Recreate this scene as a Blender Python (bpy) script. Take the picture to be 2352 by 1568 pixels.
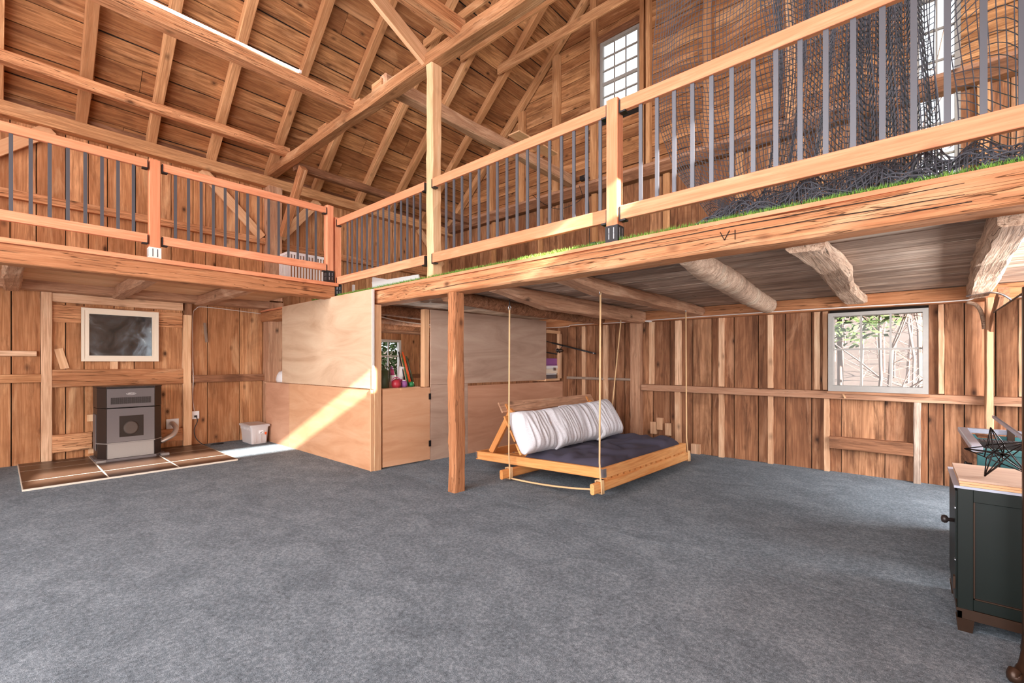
import bpy, bmesh, math, random
from mathutils import Vector, Matrix, noise
S = bpy.context.scene
for o in list(bpy.data.objects):
    bpy.data.objects.remove(o)
random.seed(7)
# ---------------------------------------------------------------- camera
YAW = 0.7228
cam = bpy.data.cameras.new('camera')
cam.sensor_width = 36
cam.lens = 1040.0 * 36 / 2352
cam.shift_y = (832.0 - 784.0) / 2352
cam.clip_start = 0.05
cam.clip_end = 400
cob = bpy.data.objects.new('camera', cam)
S.collection.objects.link(cob)
cob.location = (0, 0, 1.3)
cob.rotation_euler = (math.pi / 2, 0, YAW)
S.camera = cob
# ---------------------------------------------------------------- world, sun, added fill lamps inside the closed walls, exposure
w = bpy.data.worlds.new('world')
S.world = w
w.use_nodes = True
nt = w.node_tree
bg = nt.nodes['Background']
bg.inputs[0].default_value = (0.86, 0.93, 1.0, 1)
bg.inputs[1].default_value = 1.5
sd = bpy.data.lights.new('sun', 'SUN')
sd.energy = 38
sd.angle = math.radians(0.6)
sd.color = (1.0, 0.93, 0.84)
sun = bpy.data.objects.new('sun', sd)
S.collection.objects.link(sun)
SUN = Vector((1.0, -0.15, 0.447)).normalized()
sun.rotation_euler = SUN.to_track_quat('Z', 'Y').to_euler()
sun.location = (6, -3, 5)


def area(name, loc, target, sx, sy, power, col=(1, 1, 1)):
    d = bpy.data.lights.new(name, 'AREA')
    d.shape = 'RECTANGLE'
    d.size = sx
    d.size_y = sy
    d.energy = power
    d.color = col
    o = bpy.data.objects.new(name, d)
    S.collection.objects.link(o)
    o.location = loc
    o.rotation_euler = (Vector(target) - Vector(loc)).to_track_quat('-Z', 'Y').to_euler()
    return o


area('fill_front', (-2.6, -4.35, 2.1), (-3.4, 4.0, 2.3), 7.5, 3.8, 640, (0.96, 0.98, 1.0))  # broad fill lamp added before the solid front wall, no door opening there
area('fill_side', (1.68, -2.4, 2.0), (-6.0, 2.2, 2.4), 3.8, 3.4, 260, (0.96, 0.98, 1.0))  # added fill lamp just inside the closed right wall
area('fill_front_high', (-3.2, -4.35, 5.6), (-3.6, 6.0, 5.0), 4.0, 2.0, 330, (0.98, 0.98, 1.0))  # extra fill high on the front wall, which has no window
area('fill_under_loft', (1.7, 4.9, 1.45), (-4.0, 5.0, 1.2), 2.2, 1.1, 150, (0.97, 0.98, 1.0))  # added out of view to brighten the space under the loft
area('fill_loft', (1.7, 5.0, 3.6), (-5.0, 5.0, 3.6), 2.4, 1.6, 120, (0.98, 0.98, 1.0))  # unseen fill added for the upper loft, the wall is solid here
pl_ = bpy.data.lights.new('fill_partition', 'POINT')  # invented point lamp, added to brighten the room behind the partition
pl_.energy = 42
pl_.color = (1.0, 0.9, 0.8)
pl_.shadow_soft_size = .12
plo = bpy.data.objects.new('fill_partition', pl_)
S.collection.objects.link(plo)
plo.location = (-6.3, 4.9, 1.15)
S.view_settings.view_transform = 'Standard'
S.view_settings.look = 'None'
S.view_settings.gamma = 1
S.view_settings.use_curve_mapping = False
S.view_settings.exposure = 0.4
S.cycles.max_bounces = 8
S.cycles.diffuse_bounces = 5
S.cycles.transparent_max_bounces = 24
S.cycles.sample_clamp_indirect = 6

# ---------------------------------------------------------------- materials
MATS = {}


def lin(r, g, b):
    return tuple(((c / 255) / 12.92 if c / 255 <= .04045 else ((c / 255 + .055) / 1.055) ** 2.4) for c in (r, g, b)) + (1,)


class N:
    def __init__(s, name):
        s.m = bpy.data.materials.new(name)
        s.m.use_nodes = True
        s.t = s.m.node_tree
        s.b = s.t.nodes['Principled BSDF']
        s.out = s.t.nodes['Material Output']

    def n(s, typ, **kw):
        x = s.t.nodes.new(typ)
        for k, v in kw.items():
            if k.startswith('i_'):
                key = k[2:]
                x.inputs[int(key) if key.isdigit() else key].default_value = v
            else:
                setattr(x, k, v)
        return x

    def l(s, a, ao, b, bi):
        s.t.links.new(a.outputs[ao], b.inputs[bi])

    def math(s, op, a, b=None, clamp=False):
        x = s.n('ShaderNodeMath', operation=op, use_clamp=clamp)
        for i, v in enumerate((a, b)):
            if v is None:
                continue
            if isinstance(v, tuple):
                s.l(v[0], v[1], x, i)
            else:
                x.inputs[i].default_value = v
        return (x, 0)

    def ramp(s, src, stops, interp='LINEAR'):
        r = s.n('ShaderNodeValToRGB')
        r.color_ramp.interpolation = interp
        e = r.color_ramp.elements
        while len(e) < len(stops):
            e.new(0.5)
        for el, (p, c) in zip(e, stops):
            el.position = p
            el.color = c if len(c) == 4 else tuple(c) + (1,)
        s.l(src[0], src[1], r, 0)
        return (r, 0)

    def mix(s, fac, a, b, mode='MIX'):
        x = s.n('ShaderNodeMix', data_type='RGBA', blend_type=mode)
        for i, v in ((0, fac), (6, a), (7, b)):
            if isinstance(v, tuple) and len(v) == 2:
                s.l(v[0], v[1], x, i)
            else:
                x.inputs[i].default_value = v
        return (x, 2)

    def coords(s, scale=(1, 1, 1), rnd=True):
        tc = s.n('ShaderNodeTexCoord')
        mp = s.n('ShaderNodeMapping')
        mp.inputs['Scale'].default_value = scale
        if rnd:
            oi = s.n('ShaderNodeObjectInfo')
            v = s.n('ShaderNodeVectorMath', operation='MULTIPLY')
            s.l(oi, 'Random', v, 0)
            v.inputs[1].default_value = (37.3, 91.7, 53.1)
            a = s.n('ShaderNodeVectorMath', operation='ADD')
            s.l(tc, 'Object', a, 0)
            s.l(v, 0, a, 1)
            s.l(a, 0, mp, 0)
        else:
            s.l(tc, 'Object', mp, 0)
        return (mp, 0)

    def noise(s, vec, scale, detail=4, dist=0.0, rough=.5):
        x = s.n('ShaderNodeTexNoise')
        x.inputs['Scale'].default_value = scale
        x.inputs['Detail'].default_value = detail
        x.inputs['Distortion'].default_value = dist
        x.inputs['Roughness'].default_value = rough
        s.l(vec[0], vec[1], x, 'Vector')
        return (x, 0)

    def bump(s, h, strength=.2, dist=.01):
        x = s.n('ShaderNodeBump')
        x.inputs['Strength'].default_value = strength
        x.inputs['Distance'].default_value = dist
        s.l(h[0], h[1], x, 'Height')
        s.l(x, 0, s.b, 'Normal')

    def col(s, c):
        if isinstance(c, tuple) and len(c) == 2:
            s.l(c[0], c[1], s.b, 'Base Color')
        else:
            s.b.inputs['Base Color'].default_value = c


def wood(name, light, mid, dark, stain=.35, knots=1.0, grain=1.0, rough=.72, bump=.35, checks=0.0, sat_var=.12):
    """sawn timber: grain, growth rings, knots and old stains along the local X axis, tinted per piece"""
    k = N(name)
    v1 = k.coords((.45, 9, 9))
    v2 = k.coords((.35, 2.6, 2.6))
    v3 = k.coords((1.0, 2.1, 2.1))
    g = k.noise(v1, 3.2 * grain, 7, 1.4, .62)
    f = k.noise(k.coords((1.1, 42, 42)), 2.2, 3, .3, .6)
    rings = k.noise(v2, 1.5, 2, .6)
    r2 = k.math('SINE', k.math('MULTIPLY', rings, 46.0))
    r2 = k.math('MULTIPLY_ADD', r2, .5)
    r2[0].inputs[2].default_value = .5
    st = k.noise(v3, 1.1, 5, 1.0, .6)
    vo = k.n('ShaderNodeTexVoronoi', feature='F1')
    vo.inputs['Scale'].default_value = 2.5
    vo.inputs['Randomness'].default_value = 1
    vc = k.coords((1.0, 1.7, 1.7))
    k.l(vc[0], vc[1], vo, 'Vector')
    kd = k.math('ADD', (vo, 0), k.math('MULTIPLY', g, .05))
    kn = k.ramp(kd, [(0.075, (1, 1, 1)), (.105, (.6, .6, .6)), (.19, (0, 0, 0))])
    oi = k.n('ShaderNodeObjectInfo')
    rn = k.n('ShaderNodeTexWhiteNoise', noise_dimensions='1D')
    k.l(oi, 'Random', rn, 1)
    base = k.ramp((rn, 0), [(0, tuple(min(.95, l * 1.08) for l in light[:3]) + (1,)), (.5, mid), (1.0, tuple(l * .35 + m * .65 for l, m in zip(light, dark)))])
    gr = k.ramp(g, [(.38, (1, 1, 1)), (.60, (.0, .0, .0))])
    c = k.mix(k.math('MULTIPLY', gr, .62), base, dark)
    c = k.mix(k.math('MULTIPLY', r2, .24), c, dark)
    fr = k.ramp(f, [(.42, (0, 0, 0)), (.66, (1, 1, 1))])
    c = k.mix(k.math('MULTIPLY', fr, .38), c, dark)
    sr = k.ramp(st, [(.46, (0, 0, 0)), (.64, (1, 1, 1))])
    c = k.mix(k.math('MULTIPLY', sr, stain), c, tuple(x * .55 for x in dark[:3]) + (1,))
    s2 = k.noise(k.coords((.55, 6, 6)), 1.6, 6, 1.2, .66)
    s2r = k.ramp(s2, [(.53, (0, 0, 0)), (.63, (1, 1, 1))])
    c = k.mix(k.math('MULTIPLY', s2r, min(.9, stain * 1.2)), c, tuple(x * .42 for x in dark[:3]) + (1,))
    pale = k.ramp(k.noise(k.coords((.7, 4, 4)), 1.3, 5, .8, .6), [(.55, (0, 0, 0)), (.72, (1, 1, 1))])
    c = k.mix(k.math('MULTIPLY', pale, .45), c, tuple(min(.92, x * 1.15 + .06) for x in light[:3]) + (1,))
    c = k.mix(k.math('MULTIPLY', kn, .9 * knots), c, tuple(x * .2 for x in dark[:3]) + (1,))
    h = k.math('ADD', g, k.math('MULTIPLY', f, .6))
    if checks:
        ck = k.noise(k.coords((.5, 20, 20)), 1.7, 2, .5)
        cr = k.ramp(ck, [(.495, (0, 0, 0)), (.503, (1, 1, 1)), (.511, (0, 0, 0))])
        c = k.mix(k.math('MULTIPLY', cr, checks), c, tuple(x * .15 for x in dark[:3]) + (1,))
        h = k.math('SUBTRACT', h, k.math('MULTIPLY', cr, 2.0 * checks))
    k.col(c)
    k.b.inputs['Roughness'].default_value = rough
    k.b.inputs['Specular IOR Level'].default_value = .25
    k.bump(h, bump, .006)
    MATS[name] = k.m
    return k.m


def plain(name, col, rough=.5, metal=0.0, var=.08, bump=.05, scale=40, spec=.5):
    k = N(name)
    v = k.coords((1, 1, 1), False)
    n = k.noise(v, scale, 3)
    c = k.mix(k.math('MULTIPLY', n, var * 2), col, tuple(x * .7 for x in col[:3]) + (1,))
    k.col(c)
    k.b.inputs['Roughness'].default_value = rough
    k.b.inputs['Metallic'].default_value = metal
    k.b.inputs['Specular IOR Level'].default_value = spec
    if bump:
        k.bump(n, bump, .003)
    MATS[name] = k.m
    return k.m


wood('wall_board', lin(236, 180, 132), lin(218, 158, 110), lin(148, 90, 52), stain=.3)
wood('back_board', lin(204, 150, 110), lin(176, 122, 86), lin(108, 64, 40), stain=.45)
wood('roof_board', lin(222, 166, 114), lin(196, 136, 88), lin(120, 70, 40), stain=.4, grain=.8)
wood('rafter_wood', lin(230, 178, 130), lin(214, 160, 112), lin(158, 104, 66), stain=.18, knots=.7)
wood('beam_wood', lin(238, 180, 134), lin(228, 164, 116), lin(160, 98, 60), stain=.18, knots=.9, bump=.9, checks=.9)
wood('tie_wood', lin(232, 178, 132), lin(216, 160, 114), lin(146, 94, 58), stain=.25, knots=.5, bump=.6, checks=.6)
wood('rail_wood', lin(240, 168, 130), lin(234, 158, 118), lin(204, 124, 86), stain=.05, knots=.3, bump=.12)
wood('deck_board', lin(234, 210, 190), lin(200, 172, 150), lin(110, 86, 72), stain=.4, knots=.3)
wood('grey_beam', lin(240, 214, 190), lin(226, 196, 170), lin(148, 112, 88), stain=.3, knots=.2, bump=1.0, checks=.6)
wood('log_wood', lin(192, 140, 106), lin(170, 118, 86), lin(104, 66, 44), stain=.4, bump=.7)
wood('joist_wood', lin(232, 188, 156), lin(218, 172, 138), lin(160, 112, 84), stain=.22, bump=.6, checks=.6)
wood('stud_wood', lin(238, 198, 164), lin(226, 182, 146), lin(178, 128, 92), stain=.1, knots=.7)
wood('swing_wood', lin(242, 182, 120), lin(238, 172, 106), lin(208, 132, 70), stain=.03, knots=.35, bump=.12)
wood('new_board', lin(240, 200, 160), lin(234, 188, 146), lin(204, 150, 108), stain=.03, knots=.3, bump=.1)
wood('grey_weathered', lin(212, 190, 172), lin(190, 166, 146), lin(126, 100, 84), stain=.3, knots=.6)


def plywood(name, a, b, c2):
    k = N(name)
    v = k.coords((.5, 2.4, 2.4))
    n = k.noise(v, 1.6, 5, 1.6, .6)
    f = k.noise(k.coords((3, 26, 26)), 2.0, 3)
    c = k.ramp(n, [(.3, a), (.5, b), (.72, c2)])
    c = k.mix(k.math('MULTIPLY', f, .25), c, c2)
    k.col(c)
    k.b.inputs['Roughness'].default_value = .6
    k.b.inputs['Specular IOR Level'].default_value = .25
    k.bump(f, .08, .002)
    MATS[name] = k.m


plywood('ply_warm', lin(220, 172, 136), lin(212, 160, 122), lin(198, 144, 106))
plywood('ply_pale', lin(222, 194, 164), lin(212, 180, 150), lin(192, 156, 126))
plywood('ply_pink', lin(214, 164, 134), lin(204, 152, 122), lin(188, 136, 106))
plywood('ply_grey', lin(200, 172, 152), lin(188, 158, 138), lin(168, 138, 120))
plain('cream_paint', lin(238, 222, 200), .45, var=.04)
plain('white_paint', lin(232, 228, 222), .5, var=.1)
plain('old_white_paint', lin(160, 154, 148), .6, var=.35, scale=18)
plain('white_plastic', lin(238, 236, 236), .35, var=.03, bump=0)
plain('black_metal', lin(38, 36, 38), .45, .3, bump=.02)
plain('baluster_metal', lin(92, 92, 98), .42, .45, bump=.02)
plain('net_cord', lin(82, 82, 90), .8, bump=0)
plain('rope', lin(226, 186, 138), .85, bump=.6, scale=300)
plain('steel', lin(190, 190, 195), .35, 1.0, bump=.02)
plain('alu', lin(225, 222, 220), .35, .7, bump=.1, scale=120)
plain('stove_dark', lin(46, 38, 36), .38, .2, bump=.02)
plain('stove_grey', lin(104, 96, 96), .5, .15, bump=.02)
plain('stove_base', lin(138, 130, 126), .5, .25, bump=.02)
plain('grout', lin(226, 216, 200), .8)
plain('tile', lin(78, 57, 45), .35, var=.3, scale=9, bump=.03)
plain('navy_fabric', lin(66, 62, 78), .9, var=.15, bump=.25, scale=60)
plain('dark_void', lin(30, 20, 14), .9)
plain('purple', lin(150, 90, 150), .5)
plain('green_paint', lin(11, 21, 17), .42, var=.45, scale=12, bump=.08, spec=.3)
plain('teal_paint', lin(52, 112, 116), .45, var=.2, scale=14)
plain('desk_edge', lin(176, 180, 196), .35, var=.2)
plain('brown_metal', lin(66, 46, 34), .4, .5, var=.4, scale=30)
plain('glow_ash', lin(80, 67, 60), .8, var=.2, scale=20)  # paler than the stove glass, paints the dull glow of the ash
plain('stove_glass', lin(54, 44, 38), .12, var=.2)
plain('cable_white', lin(230, 222, 216), .5, bump=0)
plain('cable_black', lin(24, 22, 24), .5, bump=0)
plain('green_dark', lin(62, 72, 44), .5)
plain('red_plastic', lin(186, 52, 66), .35)
plain('pink_plastic', lin(196, 70, 120), .4)
plain('green_plastic', lin(40, 120, 70), .4)
plain('orange_plastic', lin(226, 92, 40), .4)
plain('bark', lin(138, 116, 106), .9, var=.5, scale=6)
plain('evergreen', lin(72, 92, 44), .9, var=.4, scale=3)
plain('leaf_litter', lin(74, 58, 50), .95, var=.6, scale=1.2)
plain('star_wire', lin(34, 28, 28), .35, .7, bump=0)


def carpet():
    k = N('carpet')
    v = k.coords((1, 1, 1), False)
    a = k.noise(v, 260, 2, 0, .7)
    b = k.noise(v, 55, 4, 0, .7)
    s = k.noise(k.coords((1.0, 1.5, 1), False), 2.6, 6, .8, .7)
    m = k.math('ADD', k.math('MULTIPLY', a, .45), k.math('ADD', k.math('MULTIPLY', b, .35), k.math('MULTIPLY', s, .2)))
    c = k.ramp(m, [(.36, lin(66, 74, 82)), (.5, lin(112, 123, 132)), (.64, lin(166, 178, 188))])
    k.col(c)
    k.b.inputs['Roughness'].default_value = .95
    k.b.inputs['Specular IOR Level'].default_value = .1
    k.bump(a, .5, .004)
    MATS['carpet'] = k.m


carpet()


def glass(name, tint=(1, 1, 1, 1), fac=.012, rough=.02):
    k = N(name)
    k.t.nodes.remove(k.b)
    tr = k.n('ShaderNodeBsdfTransparent')
    tr.inputs[0].default_value = tint
    gl = k.n('ShaderNodeBsdfGlossy')
    gl.inputs['Roughness'].default_value = rough
    mx = k.n('ShaderNodeMixShader')
    mx.inputs[0].default_value = fac
    k.l(tr, 0, mx, 1)
    k.l(gl, 0, mx, 2)
    k.l(mx, 0, k.out, 0)
    MATS[name] = k.m


glass('glass')


def mirror():
    k = N('old_mirror')
    v = k.coords((1, 1, 1), False)
    n = k.noise(v, 3.5, 6, .8, .65)
    c = k.ramp(n, [(.35, lin(84, 98, 108)), (.6, lin(112, 124, 130)), (.75, lin(140, 144, 142))])
    k.col(c)
    k.b.inputs['Metallic'].default_value = .85
    k.l(k.ramp(n, [(.4, (.06, .06, .06)), (.7, (.3, .3, .3))])[0], 0, k.b, 'Roughness')
    MATS['old_mirror'] = k.m


mirror()
kk = N('clean_mirror')
kk.col((.88, .88, .88, 1))
kk.b.inputs['Metallic'].default_value = 1
kk.b.inputs['Roughness'].default_value = .02
MATS['clean_mirror'] = kk.m


def binplastic():
    k = N('clear_plastic')
    k.col(lin(226, 216, 214))
    k.b.inputs['Roughness'].default_value = .3
    k.b.inputs['Alpha'].default_value = .62
    MATS['clear_plastic'] = k.m


binplastic()


def turfmat():
    k = N('turf_green')
    n = k.noise(k.coords((1, 1, 1), False), 60, 3)
    k.col(k.ramp(n, [(.3, lin(66, 110, 36)), (.55, lin(112, 158, 56)), (.75, lin(170, 196, 96))]))
    k.b.inputs['Roughness'].default_value = .7
    MATS['turf_green'] = k.m


turfmat()


def pillowmat():
    k = N('pillow_cloth')
    v = k.coords((1, 1, 1))
    n = k.noise(v, 90, 3)
    c = k.ramp(n, [(.3, lin(206, 204, 208)), (.7, lin(226, 225, 230))])
    k.col(c)
    k.b.inputs['Roughness'].default_value = .9
    k.bump(n, .3, .004)
    MATS['pillow_cloth'] = k.m


pillowmat()
em = N('tube_light')
em.b.inputs['Base Color'].default_value = (1, 1, 1, 1)
em.b.inputs['Emission Color'].default_value = (1, .98, .97, 1)
em.b.inputs['Emission Strength'].default_value = 9
MATS['tube_light'] = em.m
M = MATS

# ---------------------------------------------------------------- helpers
COL = S.collection


def link(name, me, mat, parent=None, mw=None):
    o = bpy.data.objects.new(name, me)
    COL.objects.link(o)
    if mat is not None and not me.materials:
        me.materials.append(M[mat] if isinstance(mat, str) else mat)
    mw = mw or Matrix.Identity(4)
    if parent is not None:
        o.parent = parent
        o.matrix_local = parent['_w_inv'] if False else (WORLD[parent.name].inverted() @ mw)
    else:
        o.matrix_local = mw
    WORLD[o.name] = mw
    return o


WORLD = {}


def tag(o, label=None, cat=None, group=None, kind=None):
    if label:
        o['label'] = label
    if cat:
        o['category'] = cat
    if group:
        o['group'] = group
    if kind:
        o['kind'] = kind
    return o


def thing(name, loc, label, cat, group=None, rz=0.0):
    o = bpy.data.objects.new(name, None)
    COL.objects.link(o)
    mw = Matrix.Translation(loc) @ Matrix.Rotation(rz, 4, 'Z')
    o.matrix_local = mw
    o.empty_display_size = .1
    WORLD[o.name] = mw
    tag(o, label, cat, group)
    return o


def mesh_from(verts, faces, smooth=False):
    me = bpy.data.meshes.new('m')
    me.from_pydata(verts, [], faces)
    me.update()
    if smooth:
        me.polygons.foreach_set('use_smooth', [True] * len(me.polygons))
    return me


def ring_mesh(rings, closed=True, smooth=False):
    n = len(rings[0])
    v = [p for r in rings for p in r]
    f = []
    for i in range(len(rings) - 1):
        for j in range(n):
            k = (j + 1) % n
            f.append((i * n + j, i * n + k, (i + 1) * n + k, (i + 1) * n + j))
    if closed:
        f.append(tuple(range(n - 1, -1, -1)))
        f.append(tuple((len(rings) - 1) * n + j for j in range(n)))
    return mesh_from(v, f, smooth)


def box_mesh(L, W, T, cham=0.0, wav=0.0, nseg=1, jit=0.0):
    """box along local X; cham chamfers the long edges, wav wanders the edges, jit roughens"""
    ph = random.random() * 50
    rings = []
    for i in range(nseg + 1):
        x = -L / 2 + L * i / nseg
        a = noise.noise(Vector((x * .9, ph, 0))) * wav
        b = noise.noise(Vector((x * .9, ph + 9, 0))) * wav
        c = noise.noise(Vector((x * .7, ph + 5, 2))) * jit * 2
        w0, w1 = -W / 2 + a, W / 2 + b
        t0, t1 = -T / 2 + c * .4, T / 2 + c * .4
        if cham > 0:
            q = cham
            pts = [(w0 + q, t0), (w1 - q, t0), (w1, t0 + q), (w1, t1 - q), (w1 - q, t1), (w0 + q, t1), (w0, t1 - q), (w0, t0 + q)]
        else:
            pts = [(w0, t0), (w1, t0), (w1, t1), (w0, t1)]
        rings.append([(x, p + random.uniform(-jit, jit), r + random.uniform(-jit, jit)) for p, r in pts])
    return ring_mesh(rings)


def frame_from(x, z):
    x = Vector(x).normalized()
    z = Vector(z)
    y = z.cross(x).normalized()
    z = x.cross(y)
    return Matrix((x, y, z)).transposed().to_4x4()


def plank(name, p0, p1, W, T, up, mat, parent=None, **kw):
    p0, p1 = Vector(p0), Vector(p1)
    d = p1 - p0
    mw = Matrix.Translation((p0 + p1) / 2) @ frame_from(d, up)
    return link(name, box_mesh(d.length, W, T, **kw), mat, parent, mw)


def box(name, x0, x1, y0, y1, z0, z1, mat, parent=None, axis=None, **kw):
    c = Vector(((x0 + x1) / 2, (y0 + y1) / 2, (z0 + z1) / 2))
    D = (abs(x1 - x0), abs(y1 - y0), abs(z1 - z0))
    a = axis if axis is not None else max(range(3), key=lambda i: D[i])
    if a == 0:
        R, d = frame_from((1, 0, 0), (0, 0, 1)), (D[0], D[1], D[2])
    elif a == 1:
        R, d = frame_from((0, 1, 0), (0, 0, 1)), (D[1], D[0], D[2])
    else:
        R, d = frame_from((0, 0, 1), (1, 0, 0)), (D[2], D[1], D[0])
    return link(name, box_mesh(*d, **kw), mat, parent, Matrix.Translation(c) @ R)


def tube_mesh(pts, r, n=8, closed=False, smooth=True):
    pts = [Vector(p) for p in pts]
    rs = r if isinstance(r, (list, tuple)) else [r] * len(pts)
    rings = []
    prev = None
    N_ = len(pts)
    for i, p in enumerate(pts):
        if closed:
            t = (pts[(i + 1) % N_] - pts[i - 1]).normalized()
        else:
            t = (pts[min(i + 1, N_ - 1)] - pts[max(i - 1, 0)]).normalized()
        if prev is None:
            a = Vector((0, 0, 1)) if abs(t.z) < .9 else Vector((1, 0, 0))
            u = t.cross(a).normalized()
        else:
            u = (prev - t * prev.dot(t))
            u = u.normalized() if u.length > 1e-6 else t.orthogonal().normalized()
        prev = u
        v = t.cross(u)
        rings.append([tuple(p + (u * math.cos(2 * math.pi * j / n) + v * math.sin(2 * math.pi * j / n)) * rs[i]) for j in range(n)])
    if closed:
        rings.append(rings[0])
    return ring_mesh(rings, not closed, smooth)


def tube(name, pts, r, mat, parent=None, n=8, closed=False):
    # mesh in world coordinates, origin at the first point
    o = Vector(pts[0])
    me = tube_mesh([Vector(p) - o for p in pts], r, n, closed)
    return link(name, me, mat, parent, Matrix.Translation(o))


def lathe_mesh(prof, n=20):
    rings = [[(r * math.cos(2 * math.pi * j / n), r * math.sin(2 * math.pi * j / n), z) for j in range(n)] for r, z in prof]
    return ring_mesh(rings, True, True)


def lathe(name, loc, prof, mat, parent=None, n=20, rot=None):
    mw = Matrix.Translation(loc)
    if rot is not None:
        mw = mw @ rot
    return link(name, lathe_mesh(prof, n), mat, parent, mw)


def join_boxes(boxes):
    v, f = [], []
    for (x0, x1, y0, y1, z0, z1) in boxes:
        b = len(v)
        v += [(x0, y0, z0), (x1, y0, z0), (x1, y1, z0), (x0, y1, z0), (x0, y0, z1), (x1, y0, z1), (x1, y1, z1), (x0, y1, z1)]
        f += [tuple(b + i for i in q) for q in ((0, 3, 2, 1), (4, 5, 6, 7), (0, 1, 5, 4), (1, 2, 6, 5), (2, 3, 7, 6), (3, 0, 4, 7))]
    return mesh_from(v, f)


def boxes(name, bl, mat, parent=None):
    o = Vector(((bl[0][0] + bl[0][1]) / 2, (bl[0][2] + bl[0][3]) / 2, bl[0][4]))
    me = join_boxes([(a - o.x, b - o.x, c - o.y, d - o.y, e - o.z, f - o.z) for a, b, c, d, e, f in bl])
    return link(name, me, mat, parent, Matrix.Translation(o))


def catenary(a, b, sag, n=12):
    a, b = Vector(a), Vector(b)
    return [a.lerp(b, i / n) + Vector((0, 0, -sag * 4 * (i / n) * (1 - i / n))) for i in range(n + 1)]


def spline(pts, n=6):
    P = [Vector(p) for p in pts]
    P = [P[0]] + P + [P[-1]]
    out = []
    for i in range(1, len(P) - 2):
        for k in range(n):
            t = k / n
            a, b, c, d = P[i - 1], P[i], P[i + 1], P[i + 2]
            out.append(.5 * ((2 * b) + (-a + c) * t + (2 * a - 5 * b + 4 * c - d) * t * t + (-a + 3 * b - 3 * c + d) * t ** 3))
    out.append(P[-2])
    return out


XL, XR, YF, YB, YG = -8.45, 1.8, -4.6, 6.6, 7.25    # left wall, right wall, front wall, back wall below the loft, gable wall above
RX = (XL + XR) / 2
SL = .889


def roofz(x):
    return 4.38 + SL * ((x - XL) if x <= RX else (XR - x))


# ================================================================= SETTING
# ---- floor with its carpet pieces
floor = boxes('floor', [(XL - .1, XR + .1, YF - .1, YG + .1, -.08, -.012)], 'dark_void')
tag(floor, kind='structure')
for (x0, x1, y0, y1) in ((XL, XR, YF, 3.128), (XL, -2.502, 3.132, YB), (-2.498, XR, 3.132, YB)):
    boxes('carpet', [(x0, x1, y0, y1, -.012, 0.0)], 'carpet', floor)

# ---- left wall (stove wall)
wl = boxes('wall_left', [(XL - .09, XL - .035, YF, 5.0, -.05, 4.6), (XL - .09, XL - .035, 5.86, YG + .06, -.05, 4.6),
                         (XL - .09, XL - .035, 5.0, 5.86, -.05, .93), (XL - .09, XL - .035, 5.0, 5.86, 1.80, 4.6)], 'dark_void')
tag(wl, kind='structure')
lowj = [YF]
while lowj[-1] < -.3:
    lowj.append(lowj[-1] + random.uniform(.24, .38))
lowj = lowj[:-1] + [-.25, .104, .362, .59, .77, 1.08, 1.30, 1.53, 1.88, 2.212, 2.672, 3.035, 3.35, 3.62, 3.95, 4.25, 4.62, 4.99]
for a, b in zip(lowj[:-1], lowj[1:]):
    box('board', XL - .03, XL + random.uniform(-.006, .004), a + .005, b - .005, -.01, 2.3, 'wall_board', wl, axis=2)
for a, b, z0, z1 in ((5.0, 5.42, 0, .94), (5.42, 5.86, 0, .94), (5.0, 5.42, 1.79, 2.3), (5.42, 5.86, 1.79, 2.3), (5.87, 6.1, 0, 2.3), (6.1, 6.38, 0, 2.3), (6.38, YB, 0, 2.3)):
    box('board', XL - .03, XL, a + .003, b - .003, z0, z1, 'wall_board', wl, axis=2)
upj = [YF]
while upj[-1] < -.3:
    upj.append(upj[-1] + random.uniform(.22, .34))
upj = upj[:-1] + [-.16, .094, .32, .59, .812, 1.009, 1.317, 1.461, 1.737, 2.019, 2.188, 2.327, 2.672, 3.03, 3.363, 3.67, 3.9, 4.1, 4.3, 4.52, 4.68, 4.84, 5.02, 5.21, 5.46, 5.67, 5.88, 6.14, 6.4, 6.65, 6.9, YG]
for a, b in zip(upj[:-1], upj[1:]):
    box('board', XL - .03, XL + random.uniform(-.006, .004), a + .005, b - .005, 2.3, 4.42, 'wall_board', wl, axis=2)
T = lambda n, *a, **k: box(n, *a, k.pop('mat', 'stud_wood'), wl, cham=.006, jit=.003, wav=.012, nseg=8, **k)
T('plate', XL, XL + .25, YF, 3.05, 2.215, 2.35, mat='joist_wood')
T('plate', XL, XL + .25, 3.3, YB, 1.93, 2.07, mat='joist_wood')
T('stud', XL, XL + .07, .362, .461, 0, 2.21)
T('stud', XL, XL + .08, 1.873, 1.98, 0, 2.03, mat='new_board')
box('stud', XL, XL + .075, 1.90, 1.985, 2.032, 2.212, 'log_wood', wl)
T('stud', XL, XL + .03, 1.985, 2.0, 0.9, 2.0)
T('girt', XL, XL + .07, YF, .36, 1.045, 1.150, mat='wall_board')
T('girt', XL, XL + .05, YF, .322, 1.376, 1.447)
T('girt', XL, XL + .08, .462, 1.872, .975, 1.205, mat='beam_wood')
T('girt', XL, XL + .06, .462, 1.872, 2.095, 2.21)
T('girt', XL, XL + .04, .462, 1.872, 1.83, 2.06, mat='beam_wood')
T('girt', XL, XL + .07, .462, .842, .12, .35, mat='beam_wood')
T('girt', XL, XL + .05, 1.55, 1.872, .10, .29, mat='beam_wood')
T('girt', XL, XL + .07, 1.986, 3.07, .985, 1.10, mat='log_wood')
T('girt', XL, XL + .06, 3.3, 5.0, .98, 1.09, mat='log_wood')
T('girt', XL, XL + .06, 5.88, 6.58, .95, 1.04, mat='log_wood')
T('post', XL, XL + .24, 3.04, 3.29, 0, 2.33, mat='joist_wood')
T('post', XL, XL + .22, 3.055, 3.28, 2.36, 4.33, mat='joist_wood')
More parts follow.
